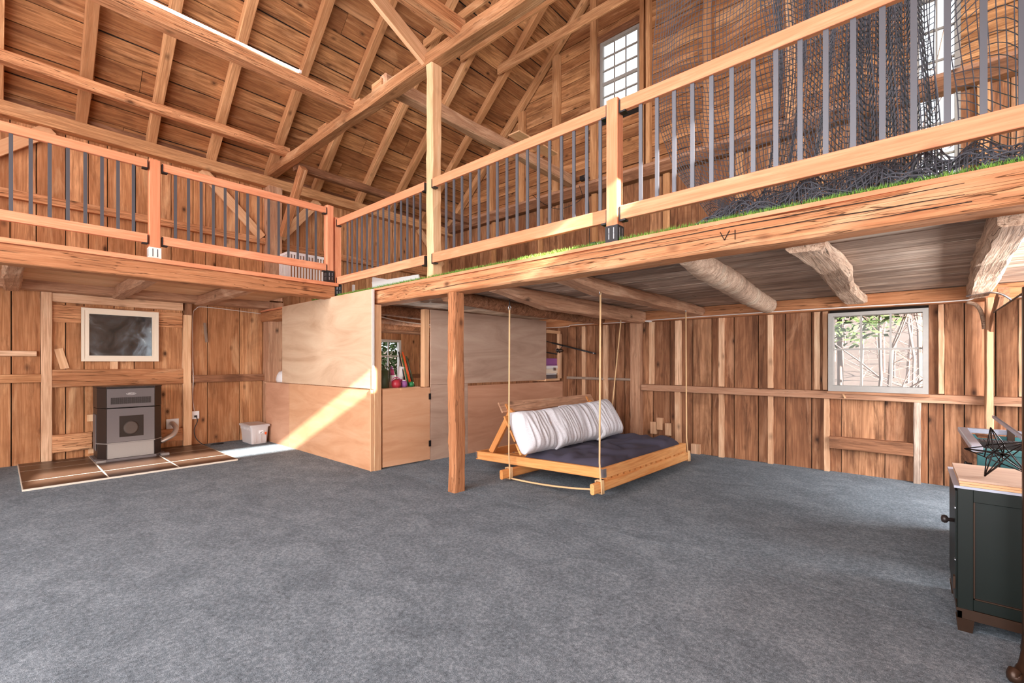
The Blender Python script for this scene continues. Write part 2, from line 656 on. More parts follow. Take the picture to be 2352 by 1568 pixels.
T('girt', XL, XL + .07, YF, 3.055, 3.34, 3.455, mat='beam_wood')
T('girt', XL, XL + .07, 3.28, YG, 3.30, 3.42, mat='beam_wood')
T('plate', XL, XL + .16, YF, YG, 4.33, 4.50, mat='rafter_wood')
T('girt', XL, XL + .05, YF, YG, 4.51, 4.60, mat='log_wood')
for a, b in (((2.12, 4.33), (3.0, 3.45)), ((3.98, 4.33), (3.3, 3.5)), ((.45, 4.33), (-.5, 3.45)), ((6.3, 4.33), (7.0, 3.6))):
    plank('brace', (XL + .06, a[0], a[1]), (XL + .06, b[0], b[1]), .15, .04, (1, 0, 0), 'new_board', wl, cham=.004)
plank('shingle', (XL + .012, .520, 1.48), (XL + .012, .583, 1.215), .085, .012, (1, 0, 0), 'new_board', wl)
box('block', XL + .0, XL + .05, 1.033, 1.115, 1.205, 1.312, 'new_board', wl)
for y, z in ((.835, .54), (.84, .26), (.848, .10)):
    box('block', XL, XL + .03, y - .038, y + .03, z - .045, z + .045, 'new_board', wl)
plank('batten', (XL + .014, 2.17, 1.93), (XL + .014, 2.195, 1.62), .035, .02, (1, 0, 0), 'grey_weathered', wl)

# ---- back wall under the loft (window wall)
WX0, WX1, WZ0, WZ1 = -.735, .135, .98, 1.865
wb = boxes('wall_back', [(XL, WX0 + .02, YB + .035, YB + .08, -.05, 2.10), (WX1 - .02, XR, YB + .035, YB + .08, -.05, 2.10),
                         (WX0 + .02, WX1 - .02, YB + .035, YB + .08, -.05, WZ0), (WX0 + .02, WX1 - .02, YB + .035, YB + .08, WZ1, 2.10)], 'dark_void')
tag(wb, kind='structure')
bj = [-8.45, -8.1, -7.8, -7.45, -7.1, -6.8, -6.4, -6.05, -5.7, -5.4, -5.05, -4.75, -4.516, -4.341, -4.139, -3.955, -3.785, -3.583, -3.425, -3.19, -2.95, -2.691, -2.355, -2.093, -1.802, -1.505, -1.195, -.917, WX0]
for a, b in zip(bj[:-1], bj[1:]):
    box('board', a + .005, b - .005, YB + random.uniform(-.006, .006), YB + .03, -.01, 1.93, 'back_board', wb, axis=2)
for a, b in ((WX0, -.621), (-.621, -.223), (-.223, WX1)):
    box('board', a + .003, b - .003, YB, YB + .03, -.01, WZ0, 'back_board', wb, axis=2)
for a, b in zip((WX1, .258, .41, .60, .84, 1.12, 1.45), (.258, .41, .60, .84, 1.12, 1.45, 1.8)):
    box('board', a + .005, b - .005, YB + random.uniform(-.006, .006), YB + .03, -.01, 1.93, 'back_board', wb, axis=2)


def TB(n, *a, **k):
    return box(n, *a, k.pop('mat', 'stud_wood'), wb, cham=.005, jit=.003, wav=.012, nseg=8, **k)


TB('plate', XL, XR, YB - .15, YB, 1.915, 2.07, mat='beam_wood')
TB('girt', -3.10, .545, YB - .10, YB, .872, .962, mat='joist_wood')
TB('girt', .60, XR, YB - .10, YB, .862, .952, mat='joist_wood')
TB('girt', -4.5, -3.29, YB - .06, YB, 1.012, 1.052, mat='grey_weathered')
TB('post', -3.271, -3.11, YB - .12, YB, 0, 1.91, mat='joist_wood')
for x0, x1, z0, z1 in ((-2.994, -2.921, .97, 1.91), (-2.597, -2.511, .97, 1.91), (-1.989, -1.922, .97, 1.91), (-1.391, -1.329, .97, 1.91), (-.885, -.825, .97, 1.91), (-.80, -.752, .97, 1.91),
                       (-2.597, -2.511, 0, .87), (-1.989, -1.922, 0, .87), (-1.388, -1.329, 0, .87), (-.788, -.733, 0, .87), (.213, .258, .97, 1.91), (-4.20, -4.139, 0, 1.91), (-3.785, -3.70, 0, 1.91)):
    TB('stud', x0, x1, YB - .055, YB, z0, z1, mat='stud_wood')
TB('stud', .018, .077, YB - .09, YB, 0, .87, mat='grey_weathered')
TB('girt', -.73, .016, YB - .085, YB, .285, .425, mat='log_wood')
for x, z in ((-2.93, .40), (-2.83, .47), (-2.70, .40)):
    box('block', x - .045, x + .045, YB - .05, YB, z - .18, z, 'stud_wood', wb)
box('block', .14 - 2.5, .26 - 2.5, YB - .06, YB, 0, .14, 'stud_wood', wb)
plank('batten', (-.60, YB - .105, .952), (-.575, YB - .105, .885), .018, .012, (0, 1, 0), 'new_board', wb)

# six-pane window
w1 = boxes('window_1', [(WX0, WX1, YB - .14, YB + .02, WZ1 - .03, WZ1 + .01), (WX0, WX1, YB - .14, YB + .02, WZ0 - .015, WZ0 + .05),
                        (WX0, WX0 + .045, YB - .14, YB + .02, WZ0 + .05, WZ1 - .03), (WX1 - .045, WX1, YB - .14, YB + .02, WZ0 + .05, WZ1 - .03)], 'old_white_paint')
tag(w1, kind='structure')
px = [WX0 + .045, -.43, -.172, WX1 - .045]
for x in px[1:3]:
    boxes('muntin', [(x - .009, x + .009, YB - .10, YB - .07, WZ0 + .05, WZ1 - .03)], 'old_white_paint', w1)
boxes('muntin', [(px[0], px[3], YB - .102, YB - .068, 1.441, 1.461)], 'old_white_paint', w1)
for i in range(3):
    for z0, z1 in ((WZ0 + .05, 1.441), (1.461, WZ1 - .03)):
        boxes('pane', [(px[i] + .009, px[i + 1] - .009, YB - .088, YB - .084, z0, z1)], 'glass', w1)
box('window_sill', WX0 - .01, WX1 + .01, YB - .15, YB - .02, WZ0 - .045, WZ0 - .017, 'log_wood', w1)

# window in the left wall behind the partition
w3 = boxes('window_3', [(XL - .05, XL + .03, 5.0, 5.05, .94, 1.79), (XL - .05, XL + .03, 5.81, 5.86, .94, 1.79), (XL - .05, XL + .03, 5.05, 5.81, .94, .99), (XL - .05, XL + .03, 5.05, 5.81, 1.74, 1.79)], 'white_paint')
tag(w3, kind='structure')
boxes('muntin', [(XL - .03, XL + .0, 5.05, 5.81, 1.425, 1.45)], 'white_paint', w3)
for y in (5.30, 5.56):
    boxes('muntin', [(XL - .03, XL + .0, y - .012, y + .012, .99, 1.425), (XL - .03, XL + .0, y - .012, y + .012, 1.45, 1.74)], 'white_paint', w3)
for a, b in ((5.05, 5.288), (5.312, 5.548), (5.572, 5.81)):
    for z0, z1 in ((.99, 1.425), (1.45, 1.74)):
        boxes('pane', [(XL - .02, XL - .016, a, b, z0, z1)], 'glass', w3)

# ---- gable wall above the loft
GX0, GX1, GZ0, GZ1 = -4.235, -3.465, 5.80, 7.08
HX0, HX1, HZ0, HZ1 = .02, .42, 3.3, 5.6
wg = boxes('wall_gable', [(XL, GX0, YG + .035, YG + .09, 1.9, 4.4), (GX0, XR, YG + .035, YG + .09, 1.9, HZ0), (GX0, HX0, YG + .035, YG + .09, HZ0, 4.4), (HX1, XR, YG + .035, YG + .09, HZ0, 4.4)], 'dark_void')
tag(wg, kind='structure')


def gable_strip(x0, x1, z0, z1):
    # backing strip clipped by the roof, split in small steps
    out = []
    z = z0
    while z < z1 - 1e-6:
        zt = min(z + .25, z1)
        xl = max(x0, XL + (z - 4.45) / SL)
        xr = min(x1, XR - (z - 4.45) / SL)
        if xr > xl:
            out.append((xl, xr, YG + .035, YG + .09, z, zt))
        z = zt
    return out


boxes('backing', gable_strip(XL, GX0, 4.4, 9.0) + gable_strip(GX0, GX1, 4.4, GZ0) + gable_strip(GX0, GX1, GZ1, 9.0) + gable_strip(GX1, HX0, 4.4, 9.0) + gable_strip(HX0, HX1, HZ1, 9.0) + gable_strip(HX1, XR, 4.4, 9.0), 'dark_void', wg)
x = XL
while x < XR:
    wd = random.uniform(.15, .30)
    x1 = min(x + wd, XR)
    if HX0 - .02 < x1 and x < HX1 - .005:
        if x < HX0 - .05:
            x1 = HX0
            box('board', x + .003, x1 - .003, YG, YG + .03, 2.19, 4.5, 'back_board', wg, axis=2)
            x = HX0
            continue
        x = HX0
        box('board', HX0 + .003, HX1 - .003, YG, YG + .03, 2.19, HZ0, 'back_board', wg, axis=2)
        x = HX1
        continue
    box('board', x + .003, x1 - .003, YG + random.uniform(-.006, .006), YG + .03, 2.19, 4.5, 'back_board', wg, axis=2)
    x = x1
z = 4.5
while z < 8.9:
    h = random.uniform(.17, .30)
    z1 = min(z + h, 8.95)
    xl, xr = max(XL, XL + (z - 4.52) / SL), min(XR, XR - (z - 4.52) / SL)
    segs = [(xl, xr)]
    for (a, b, c, d) in ((GX0, GX1, GZ0, GZ1), (HX0, HX1, HZ0, HZ1)):
        if z1 > c + .02 and z < d - .02:
            new = []
            for s0, s1 in segs:
                if s1 <= a or s0 >= b:
                    new.append((s0, s1))
                else:
                    if a - s0 > .05:
                        new.append((s0, a))
                    if s1 - b > .05:
                        new.append((b, s1))
            segs = new
    for s0, s1 in segs:
        if s1 - s0 > .1:
            box('board', s0, s1, YG + random.uniform(-.006, .004), YG + .03, z + .006, z1 - .006, 'roof_board', wg, axis=0, wav=.012, nseg=10)
    z = z1


def TG(n, *a, **k):
    return box(n, *a, k.pop('mat', 'rafter_wood'), wg, cham=.005, jit=.003, wav=.012, nseg=8, **k)


TG('plate', XL, XR, YG - .15, YG, 4.38, 4.55, mat='log_wood')
TG('girt', XL, XR, YG - .10, YG, 4.55, 4.62, mat='joist_wood')
for a, b in ((-6.99, -6.87), (-6.14, -5.985), (-5.265, -5.11), (-4.41, -4.285), (-3.445, -3.37), (-3.33, -3.26), (-2.4, -2.27), (-1.3, -1.18)):
    TG('stud', a, b, YG - .10, YG, 4.62, roofz((a + b) / 2) - .02)
for xx in (-6.9, -5.6, -4.35, -3.0, -1.9, -.9, -.2, .6, 1.4):
    TG('stud', xx - .05, xx + .05, YG - .06, YG, 2.2, 4.38)
box('window_casing', GX0 - .09, GX1 + .09, YG - .05, YG, GZ1, GZ1 + .12, 'log_wood', wg)
box('window_casing', GX0 - .09, GX0, YG - .05, YG, GZ0, GZ1, 'log_wood', wg)
box('window_casing', GX1, GX1 + .06, YG - .05, YG, GZ0, GZ1, 'log_wood', wg)


def sash(name, x0, x1, z0, z1, cols, rows, meet, y):
    wo = boxes(name, [(x0, x1, y, y + .06, z1 - .05, z1), (x0, x1, y, y + .06, z0, z0 + .05), (x0, x0 + .05, y, y + .06, z0 + .05, z1 - .05), (x1 - .05, x1, y, y + .06, z0 + .05, z1 - .05)], 'old_white_paint')
    tag(wo, kind='structure')
    gx = [x0 + .05 + (x1 - x0 - .1) * i / cols for i in range(cols + 1)]
    gz = [z0 + .05 + (z1 - z0 - .1) * i / rows for i in range(rows + 1)]
    for i in range(1, cols):
        boxes('muntin', [(gx[i] - .009, gx[i] + .009, y + .015, y + .04, z0 + .05, z1 - .05)], 'old_white_paint', wo)
    for j in range(1, rows):
        t = .028 if j == meet else .010
        boxes('muntin', [(x0 + .05, x1 - .05, y + .012, y + .043, gz[j] - t, gz[j] + t)], 'old_white_paint', wo)
    for i in range(cols):
        for j in range(rows):
            boxes('pane', [(gx[i] + .009, gx[i + 1] - .009, y + .026, y + .029, gz[j] + .01, gz[j + 1] - .01)], 'glass', wo)
    return wo


sash('window_2', GX0, GX1, GZ0, GZ1, 3, 5, 2, YG - .03)
sash('window_4', HX0, HX1, HZ0, HZ1, 2, 6, 3, YG - .03)

# ---- right and front walls (behind the camera), with the open slit under the right eave
wr = boxes('wall_right', [(XR, XR + .03, YF, YG + .1, -.05, 3.92), (XR, XR + .03, YF, -1.10, 3.92, 4.25), (XR, XR + .03, 1.99, 2.36, 3.92, 4.25), (XR, XR + .03, 2.63, YG + .1, 3.92, 4.25), (XR, XR + .03, YF, YG + .1, 4.25, 4.9)], 'wall_board')
tag(wr, kind='structure')
wf = boxes('wall_front', [(XL - .1, XR + .1, YF - .06, YF, -.05, 4.4)] + [(max(XL, XL + (z - 4.1) / SL), min(XR, XR - (z - 4.1) / SL), YF - .06, YF, z, z + .25) for z in [4.4 + .25 * i for i in range(18)]], 'wall_board')
tag(wf, kind='structure')

# ---- roof
nL = Vector((SL, 0, -1)).normalized() * -1      # up-left normal of the left slope
nL = Vector((-SL, 0, 1)).normalized()
nR = Vector((SL, 0, 1)).normalized()
ce = mesh_from([(XL - .3, YF - .1, roofz(XL) - .27 + .2), (RX, YF - .1, roofz(RX) + .2), (XR + .3, YF - .1, roofz(XR) - .27 + .2), (XL - .3, YG + .1, roofz(XL) - .27 + .2), (RX, YG + .1, roofz(RX) + .2), (XR + .3, YG + .1, roofz(XR) - .27 + .2),
                (XL - .3, YF - .1, roofz(XL) - .27 + .25), (RX, YF - .1, roofz(RX) + .25), (XR + .3, YF - .1, roofz(XR) - .27 + .25), (XL - .3, YG + .1, roofz(XL) - .27 + .25), (RX, YG + .1, roofz(RX) + .25), (XR + .3, YG + .1, roofz(XR) - .27 + .25)],
               [(0, 1, 4, 3), (1, 2, 5, 4), (6, 9, 10, 7), (7, 10, 11, 8)])
ceiling = link('ceiling', ce, 'dark_void')
tag(ceiling, kind='structure')
slope_len = (RX - XL) * math.sqrt(1 + SL * SL)
dirL = Vector((1, 0, SL)).normalized()
dirR = Vector((-1, 0, SL)).normalized()
s = -.05
while s < slope_len:
    wd = random.uniform(.20, .34)
    c = Vector((XL, 0, 4.38)) + dirL * (s + wd / 2) + nL * .137
    cuts = [YF, random.uniform(-1.5, 1.5), random.uniform(3.4, 5.6), YG + .05]
    if random.random() < .5:
        cuts = [YF, random.uniform(.2, 3.0), YG + .05]
    for a, b in zip(cuts[:-1], cuts[1:]):
        off = nL * random.uniform(-.003, .003)
        plank('board', (c.x + off.x, a + .003, c.z + off.z), (c.x + off.x, b - .003, c.z + off.z), wd - .013, .022, nL, 'roof_board', ceiling, wav=.016, nseg=14)
    s += wd
s = 0
while s < slope_len:
    c = Vector((XR, 0, 4.38)) + dirR * (s + .3) + nR * .137
    plank('board', (c.x, YF, c.z), (c.x, YG + .05, c.z), .595, .022, nR, 'roof_board', ceiling, wav=.01, nseg=8)
    s += .6
RAFT = [-4.45, -3.7, -2.95, -2.2, -1.45, -.72, -.015, .733, 1.477, 2.235, 3.10, 3.925, 4.80, 5.54, 6.385, 7.165]
for y in RAFT:
    a = Vector((XL - .0, y, 4.38)) + nL * .062
    b = Vector((RX, y, roofz(RX))) + nL * .062
    plank('rafter', a, b, .118, .124, nL, 'rafter_wood', ceiling, cham=.006, wav=.02, nseg=12, jit=.002)
    a = Vector((XR + .0, y, 4.38)) + nR * .062
    plank('rafter', a, Vector((RX, y, roofz(RX))) + nR * .062, .118, .124, nR, 'rafter_wood', ceiling, cham=.006, nseg=2)
for y, z, h in ((4.72, 6.53, .13), (5.45, 6.62, .14), (6.28, 6.73, .17), (2.15, 6.62, .14), (-.1, 6.62, .14), (-2.3, 6.62, .14)):
    hx = XL + (z - 4.38) / SL - .05
    box('collar_tie', hx, 2 * RX - hx, y - .055, y - .015, z, z + h, 'rafter_wood', ceiling, cham=.004, wav=.008, nseg=6)

# ================================================================= TIMBER FRAME (things)
def taper(o, L, dz, w=.5):
    for v in o.data.vertices:
        if v.co.z < 0 and v.co.x < -L / 2 + w:
            v.co.z += dz * (1 - (v.co.x + L / 2) / w)
    return o


def timber(name, dims, mat, label, cat, group=None, cham=.012, jit=.006, wav=.03, nseg=16, axis=None):
    o = box(name, *dims, mat, None, cham=cham, jit=jit, wav=wav, nseg=nseg, axis=axis)
    tag(o, label, cat, group)
    return o


timber('tie_beam', (XL + .16, XR, 3.05, 3.20, 4.50, 4.645), 'tie_wood', 'long heavy tie beam crossing the roof space above the tall loft post', 'beam')
timber('tie_beam', (XL + .16, XR, -3.3, -3.15, 4.50, 4.645), 'tie_wood', 'second tie beam behind the camera near the front wall', 'beam')
# stubs and shelf pieces lying on the tie beam
tb = bpy.data.objects['tie_beam']
timber('roof_joist', (-7.61, -7.475, -4.5, 3.10, 4.615, 4.745), 'beam_wood', 'lowest pale joist over the left loft, nearest the eave, resting on the tie beam', 'beam', cham=.02)
timber('roof_joist', (-5.63, -5.455, -4.5, 3.10, 4.60, 4.745), 'beam_wood', 'thick pale joist carrying the light tube', 'beam', cham=.018)
timber('roof_joist', (-3.53, -3.36, -4.5, 3.10, 4.60, 4.75), 'beam_wood', 'pale joist at the top of the photo above the tall post', 'beam', cham=.018)
timber('roof_joist', (-4.86, -4.71, 3.08, 7.1, 4.60, 4.78), 'joist_wood', 'rough grey live-edge joist running behind the railing to the gable wall', 'beam', cham=.02, wav=.05)
timber('roof_joist', (-7.62, -7.50, 3.2, 7.1, 4.44, 4.575), 'log_wood', 'dark cracked joist behind the tie beam nearest the left eave', 'beam', cham=.02)
o = plank('loose_plank', (-4.55, 5.2, 4.80), (-4.55, 6.2, 4.80), .22, .02, (0, 0, 1), 'new_board')
tag(o, 'thin loose plank lying on the rough grey joist above the railing', 'plank')
for x0, x1, hh in ((-5.02, -4.80, .10), (-5.45, -5.30, .05), (-6.45, -6.2, .05)):
    box('corbel', x0, x1, 3.06, 3.16, 4.64, 4.64 + hh, 'tie_wood', tb)
o = plank('diagonal_brace', (-3.97, 3.08, 4.60), (-3.97, .9, 5.69), .165, .05, (1, 0, 0), 'new_board', cham=.004)
tag(o, 'pale diagonal board brace rising from the tie beam towards the roof', 'beam')
o = plank('knee_brace', (-8.16, 3.255, 3.50), (-7.36, 3.255, 4.44), .14, .10, (0, 1, 0), 'beam_wood', cham=.006, wav=.01, nseg=4)
tag(o, 'knee brace between the left wall post and the tie beam', 'beam')
# free-standing posts
timber('tall_post', (-3.925, -3.82, 3.045, 3.18, 2.19, 4.5), 'new_board', 'tall pale post standing on the loft beam up to the tie beam', 'post', wav=.02)
timber('loft_post', (-3.507, -3.395, 2.994, 3.13, 0, 2.0), 'beam_wood', 'square post standing on the carpet under the loft beam', 'post', wav=.02)
o = box('corner_post', .545, .60, 6.36, 6.5, 0, 1.93, 'stud_wood', None, cham=.008, wav=.02, jit=.003, nseg=10)
tag(o, 'narrow notched post at the right end of the window wall under the hewn beam', 'post')
# loft front beams
timber('loft_beam', (XL, XR, 3.0, 3.2, 2.0, 2.165), 'beam_wood', 'long weathered orange beam along the front edge of the turf loft', 'beam', cham=.014, jit=.005, wav=.03, nseg=30)
timber('loft_beam', (-6.0, -5.81, -4.55, 2.99, 2.155, 2.32), 'beam_wood', 'pale beam along the edge of the left loft above the stove', 'beam', cham=.01, jit=.003, wav=.015, nseg=24)
cv_, cf_ = [], []
for (xa, xb, za, zb) in ((-4.3, -2.4, 2.06, 2.075), (-2.5, -1.0, 2.085, 2.095), (-1.2, .4, 2.095, 2.085), (-2.0, .5, 2.135, 2.14), (-.5, 1.5, 2.045, 2.05), (-7.0, -4.9, 2.1, 2.09)):
    n_ = 24
    for i in range(n_):
        for q in (0, 1):
            x_ = xa + (xb - xa) * (i + q) / n_
            z_ = za + (zb - za) * (i + q) / n_ + .006 * noise.noise(Vector((x_ * 4, za * 9, 0)))
            w_ = .0022 * (1 - abs(2 * (i + q) / n_ - 1) ** 3) + .0003
            cv_ += [(x_, 2.9925, z_ - w_), (x_, 2.9925, z_ + w_)]
        b_ = len(cv_) - 4
        cf_.append((b_, b_ + 2, b_ + 3, b_ + 1))
ck_ = link('split', mesh_from(cv_, cf_), 'dark_void', bpy.data.objects['loft_beam'])
ck_['kind'] = 'stuff'
vi = boxes('carved_mark', [(-.815, -.811, 2.992, 2.9965, 2.055, 2.115)], 'dark_void', bpy.data.objects['loft_beam'])
for a_, b_ in (((-.90, 2.117), (-.875, 2.062)), ((-.845, 2.117), (-.875, 2.062))):
    plank('carved_mark', (a_[0], 2.9945, a_[1]), (b_[0], 2.9945, b_[1]), .004, .004, (0, 1, 0), 'dark_void', bpy.data.objects['loft_beam'])
o = box('edge_trim', XL, XR, 3.0, 3.03, 2.167, 2.192, 'rail_wood', None, wav=.004, nseg=10)
tag(o, 'thin reddish strip along the top of the long turf loft beam', 'trim board')
o = box('edge_trim', -6.0, -5.79, -4.55, 3.03, 2.322, 2.365, 'rail_wood', None, wav=.004, nseg=10)
tag(o, 'reddish trim board capping the left loft beam', 'trim board')
# loft joists
for x0, x1, z0, lab, mt, rz in ((-3.86, -3.68, 1.90, 'dark rounded log joist left of the swing bed ropes', 'log_wood', 0),):
    pts = [(-3.77, 3.19, 2.03), (-3.74, 4.2, 1.98), (-3.79, 5.4, 1.985), (-3.77, 6.5, 1.985)]
    o = tube('loft_joist', spline(pts, 5), .078, mt, None, 9)
    tag(o, lab, 'beam')
o = timber('loft_joist', (-3.14, -2.99, 3.19, 6.45, 1.89, 2.072), 'joist_wood', 'squared pale joist between the dark log and the joist with the rope hooks', 'beam', cham=.02, jit=.008)
taper(o, 3.26, .11, .9)
o = timber('loft_joist', (-2.36, -2.14, 3.19, 6.45, 1.955, 2.072), 'joist_wood', 'wide pale joist with the rope hooks above the swing bed', 'beam', cham=.03, jit=.008)
taper(o, 3.26, .05, .6)
lp = spline([(-1.2, 3.2, 2.07), (-1.22, 4.2, 2.035), (-1.31, 5.3, 2.03), (-1.37, 6.46, 2.03)], 8)
o = tube('loft_joist', lp, [.07 + .042 * min(1, i / 4) + .006 * random.uniform(-1, 1) for i in range(len(lp))], 'grey_beam', None, 12)
tag(o, 'pale round peeled-log joist under the loft', 'beam')
for xx_, lab_ in ((-5.35, 'reddish log joist inside the partition, nearest its opening'), (-6.3, 'reddish log joist in the middle of the partition room'), (-7.3, 'reddish log joist of the partition room nearest the left wall')):
    o = tube('loft_joist', spline([(xx_, 3.19, 2.02), (xx_ + .02, 4.4, 1.985), (xx_, 5.5, 1.985), (xx_ + .02, 6.45, 1.985)], 5), .082, 'log_wood', None, 9)
    tag(o, lab_, 'beam')
timber('loft_joist', (-.56, -.375, 3.19, 6.45, 1.965, 2.072), 'grey_beam', 'crooked bark-edged joist between the round log and the window', 'beam', cham=.022, jit=.009, wav=.05)
p0, p1 = Vector((.378, 3.19, 1.965 + .06)), Vector((.478, 6.5, 1.93 + .08))
o = plank('loft_joist', p0, p1, .15, .165, (0, 0, 1), 'grey_beam', None, cham=.02, jit=.008, wav=.03, nseg=20)
tag(o, 'big rough hewn beam at the right edge above the teal desk', 'beam')
o = plank('knee_brace', (.60, 6.42, 1.62), (.62, 5.95, 1.93), .12, .07, (1, 0, 0), 'log_wood', None, cham=.006)
tag(o, 'short brown knee brace right of the narrow notched post', 'beam')
br = [(.415, 6.42, 1.905), (.47, 6.42, 1.88), (.51, 6.42, 1.82), (.53, 6.42, 1.72), (.538, 6.42, 1.63)]
o = tube('curved_bracket', spline(br, 4), .018, 'grey_beam', None, 6)
tag(o, 'small curved wooden bracket between the wall plate and the narrow notched post', 'bracket')
for y, lab in ((.09, 'hewn joist under the left loft at the photo edge'), (1.10, 'hewn joist under the left loft above the mirror'), (2.08, 'hewn joist under the left loft right of the mirror')):
    timber('left_loft_joist', (XL + .1, -5.95, y - .07, y + .08, 2.185, 2.325), 'joist_wood', lab, 'beam', cham=.02, jit=.006)
for y in (-1.0, -2.1, -3.2):
    timber('left_loft_joist', (XL + .1, -5.95, y - .07, y + .08, 2.185, 2.325), 'joist_wood', 'hewn joist of the left loft outside the photo', 'beam', group='left loft joists outside the photo', cham=.02)

# loft floors
la = boxes('floor_loft', [(XL, XR, 3.2, YG, 2.10, 2.165)], 'dark_void')
tag(la, kind='structure')
y = 3.2
while y < YB:
    wd = random.uniform(.13, .24)
    y1 = min(y + wd, YB)
    cuts = [XL, random.uniform(-6, -4.8), random.uniform(-3, -1.2), XR]
    for a, b in zip(cuts[:-1], cuts[1:]):
        box('board', a + .002, b - .002, y + .002, y1 - .002, 2.074 + random.uniform(-.002, .003), 2.099, 'deck_board', la, axis=0)
    y = y1
lb = boxes('floor_left_loft', [(XL, -5.82, YF, 3.0, 2.352, 2.364)], 'wall_board')
tag(lb, kind='structure')
x = XL
while x < -6.0:
    wd = random.uniform(.16, .26)
    x1 = min(x + wd, -5.99)
    box('board', x + .002, x1 - .002, YF, 2.99, 2.327, 2.35, 'new_board', lb, axis=1)
    x = x1

# ================================================================= RAILINGS
def bracket_mesh_boxes(x0, x1, y0, y1, z0, z1, axis):
    return [(x0, x1, y0, y1, z0, z1)]


def railing_x(name, x0, x1, bal, y, zt0, zt1, zb0, zb1, label):
    t = thing(name, (x0, y, zb0), label, 'railing')
    box('top_rail', x0, x1, y, y + .04, zt0, zt1, 'rail_wood', t, cham=.003)
    box('bottom_rail', x0, x1, y, y + .04, zb0, zb1, 'rail_wood', t, cham=.003)
    for b in bal:
        boxes('baluster', [(b - .013, b + .013, y + .014, y + .026, zb1 - .01, zt0 + .01)], 'baluster_metal', t)
    for xx, sg in ((x0, 1), (x1, -1)):
        for za, zc in ((zt0, zt1), (zb0, zb1)):
            boxes('rail_bracket', [(xx - .004, xx + .004, y - .006, y + .046, za - .012, zc - .01), (min(xx, xx + sg * .045), max(xx, xx + sg * .045), y - .006, y + .046, za - .014, za - .001)], 'black_metal', t)
    return t


def railing_y(name, y0, y1, bal, x, zt0, zt1, zb0, zb1, label):
    t = thing(name, (x, y0, zb0), label, 'railing')
    box('top_rail', x - .04, x, y0, y1, zt0, zt1, 'rail_wood', t, cham=.003)
    box('bottom_rail', x - .04, x, y0, y1, zb0, zb1, 'rail_wood', t, cham=.003)
    for b in bal:
        boxes('baluster', [(x - .026, x - .014, b - .013, b + .013, zb1 - .01, zt0 + .01)], 'baluster_metal', t)
    for yy, sg in ((y0, 1), (y1, -1)):
        for za, zc in ((zt0, zt1), (zb0, zb1)):
            boxes('rail_bracket', [(x - .046, x + .006, yy - .004, yy + .004, za - .012, zc - .01), (x - .046, x + .006, min(yy, yy + sg * .045), max(yy, yy + sg * .045), za - .014, za - .001)], 'black_metal', t)
    return t


AR = lambda a, b, n: [a + (b - a) * i / (n - 1) for i in range(n)]
YR = 3.035
ZA = (3.155, 3.247, 2.355, 2.458)
ZB = (3.283, 3.368, 2.52, 2.61)
railing_x('railing', -5.845, -3.93, [v - .0 for v in AR(-5.60, -4.03, 14)], YR, *ZA, 'turf loft railing section between the corner and the tall pale post')
railing_x('railing', -3.805, -1.725, AR(-3.60, -1.79, 16), YR, *ZA, 'turf loft railing section between the tall post and the booted rail post')
railing_x('railing', -1.615, 1.72, AR(-1.46, 1.60, 26), YR, *ZA, 'long turf loft railing section in front of the black net')
railing_y('railing', 1.125, 2.885, AR(1.24, 2.75, 14), -5.835, *ZB, 'left loft railing section between the middle post and the corner')
railing_y('railing', -1.1, 1.005, AR(-.99, .895, 17), -5.835, *ZB, 'left loft railing section at the left edge of the photo')
railing_y('railing', -4.5, -1.2, AR(-4.35, -1.35, 25), -5.835, *ZB, 'left loft railing section outside the photo, nearest the front wall')


def rail_post(x0, x1, y0, y1, z0, z1, boot, bootmat, label):
    t = thing('railing_post', ((x0 + x1) / 2, (y0 + y1) / 2, z0), label, 'post')
    box('shaft', x0, x1, y0, y1, z0, z1, 'rail_wood', t, cham=.004)
    bo = boxes('post_base', [(x0 - .005, x1 + .005, y0 - .005, y1 + .005, z0, z0 + boot)], bootmat, t)
    cx, cy = (x0 + x1) / 2, (y0 + y1) / 2
    for dx in (-.02, .02):
        for dz in (.35, .7):
            boxes('slot', [(cx + dx - .003, cx + dx + .003, y0 - .0065, y0 - .0045, z0 + boot * dz - .02, z0 + boot * dz + .02)], 'dark_void' if bootmat != 'black_metal' else 'steel', bo)
            boxes('slot', [(x1 + .0045, x1 + .0065, cy + dx - .003, cy + dx + .003, z0 + boot * dz - .02, z0 + boot * dz + .02)], 'dark_void' if bootmat != 'black_metal' else 'steel', bo)
    return t


rail_post(-1.718, -1.625, 3.015, 3.105, 2.192, 3.26, .125, 'black_metal', 'reddish railing post with a black metal boot on the turf loft beam')
rail_post(-5.945, -5.855, 3.015, 3.105, 2.192, 3.27, .165, 'black_metal', 'corner railing post at the turf loft end, its boot on the long beam')
rail_post(-5.93, -5.835, 2.895, 2.985, 2.366, 3.40, .16, 'black_metal', 'corner railing post at the end of the left loft')
rail_post(-5.925, -5.835, 1.02, 1.11, 2.366, 3.385, .115, 'white_paint', 'middle railing post of the left loft with a white metal base')
rail_post(-5.925, -5.835, -1.19, -1.10, 2.366, 3.385, .115, 'white_paint', 'railing post of the left loft just outside the photo')
o = boxes('white_rod', [(-5.99, -5.98, 3.03, 3.04, 2.38, 2.95)], 'white_plastic')
tag(o, 'thin white rod standing behind the corner railing posts', 'rod')

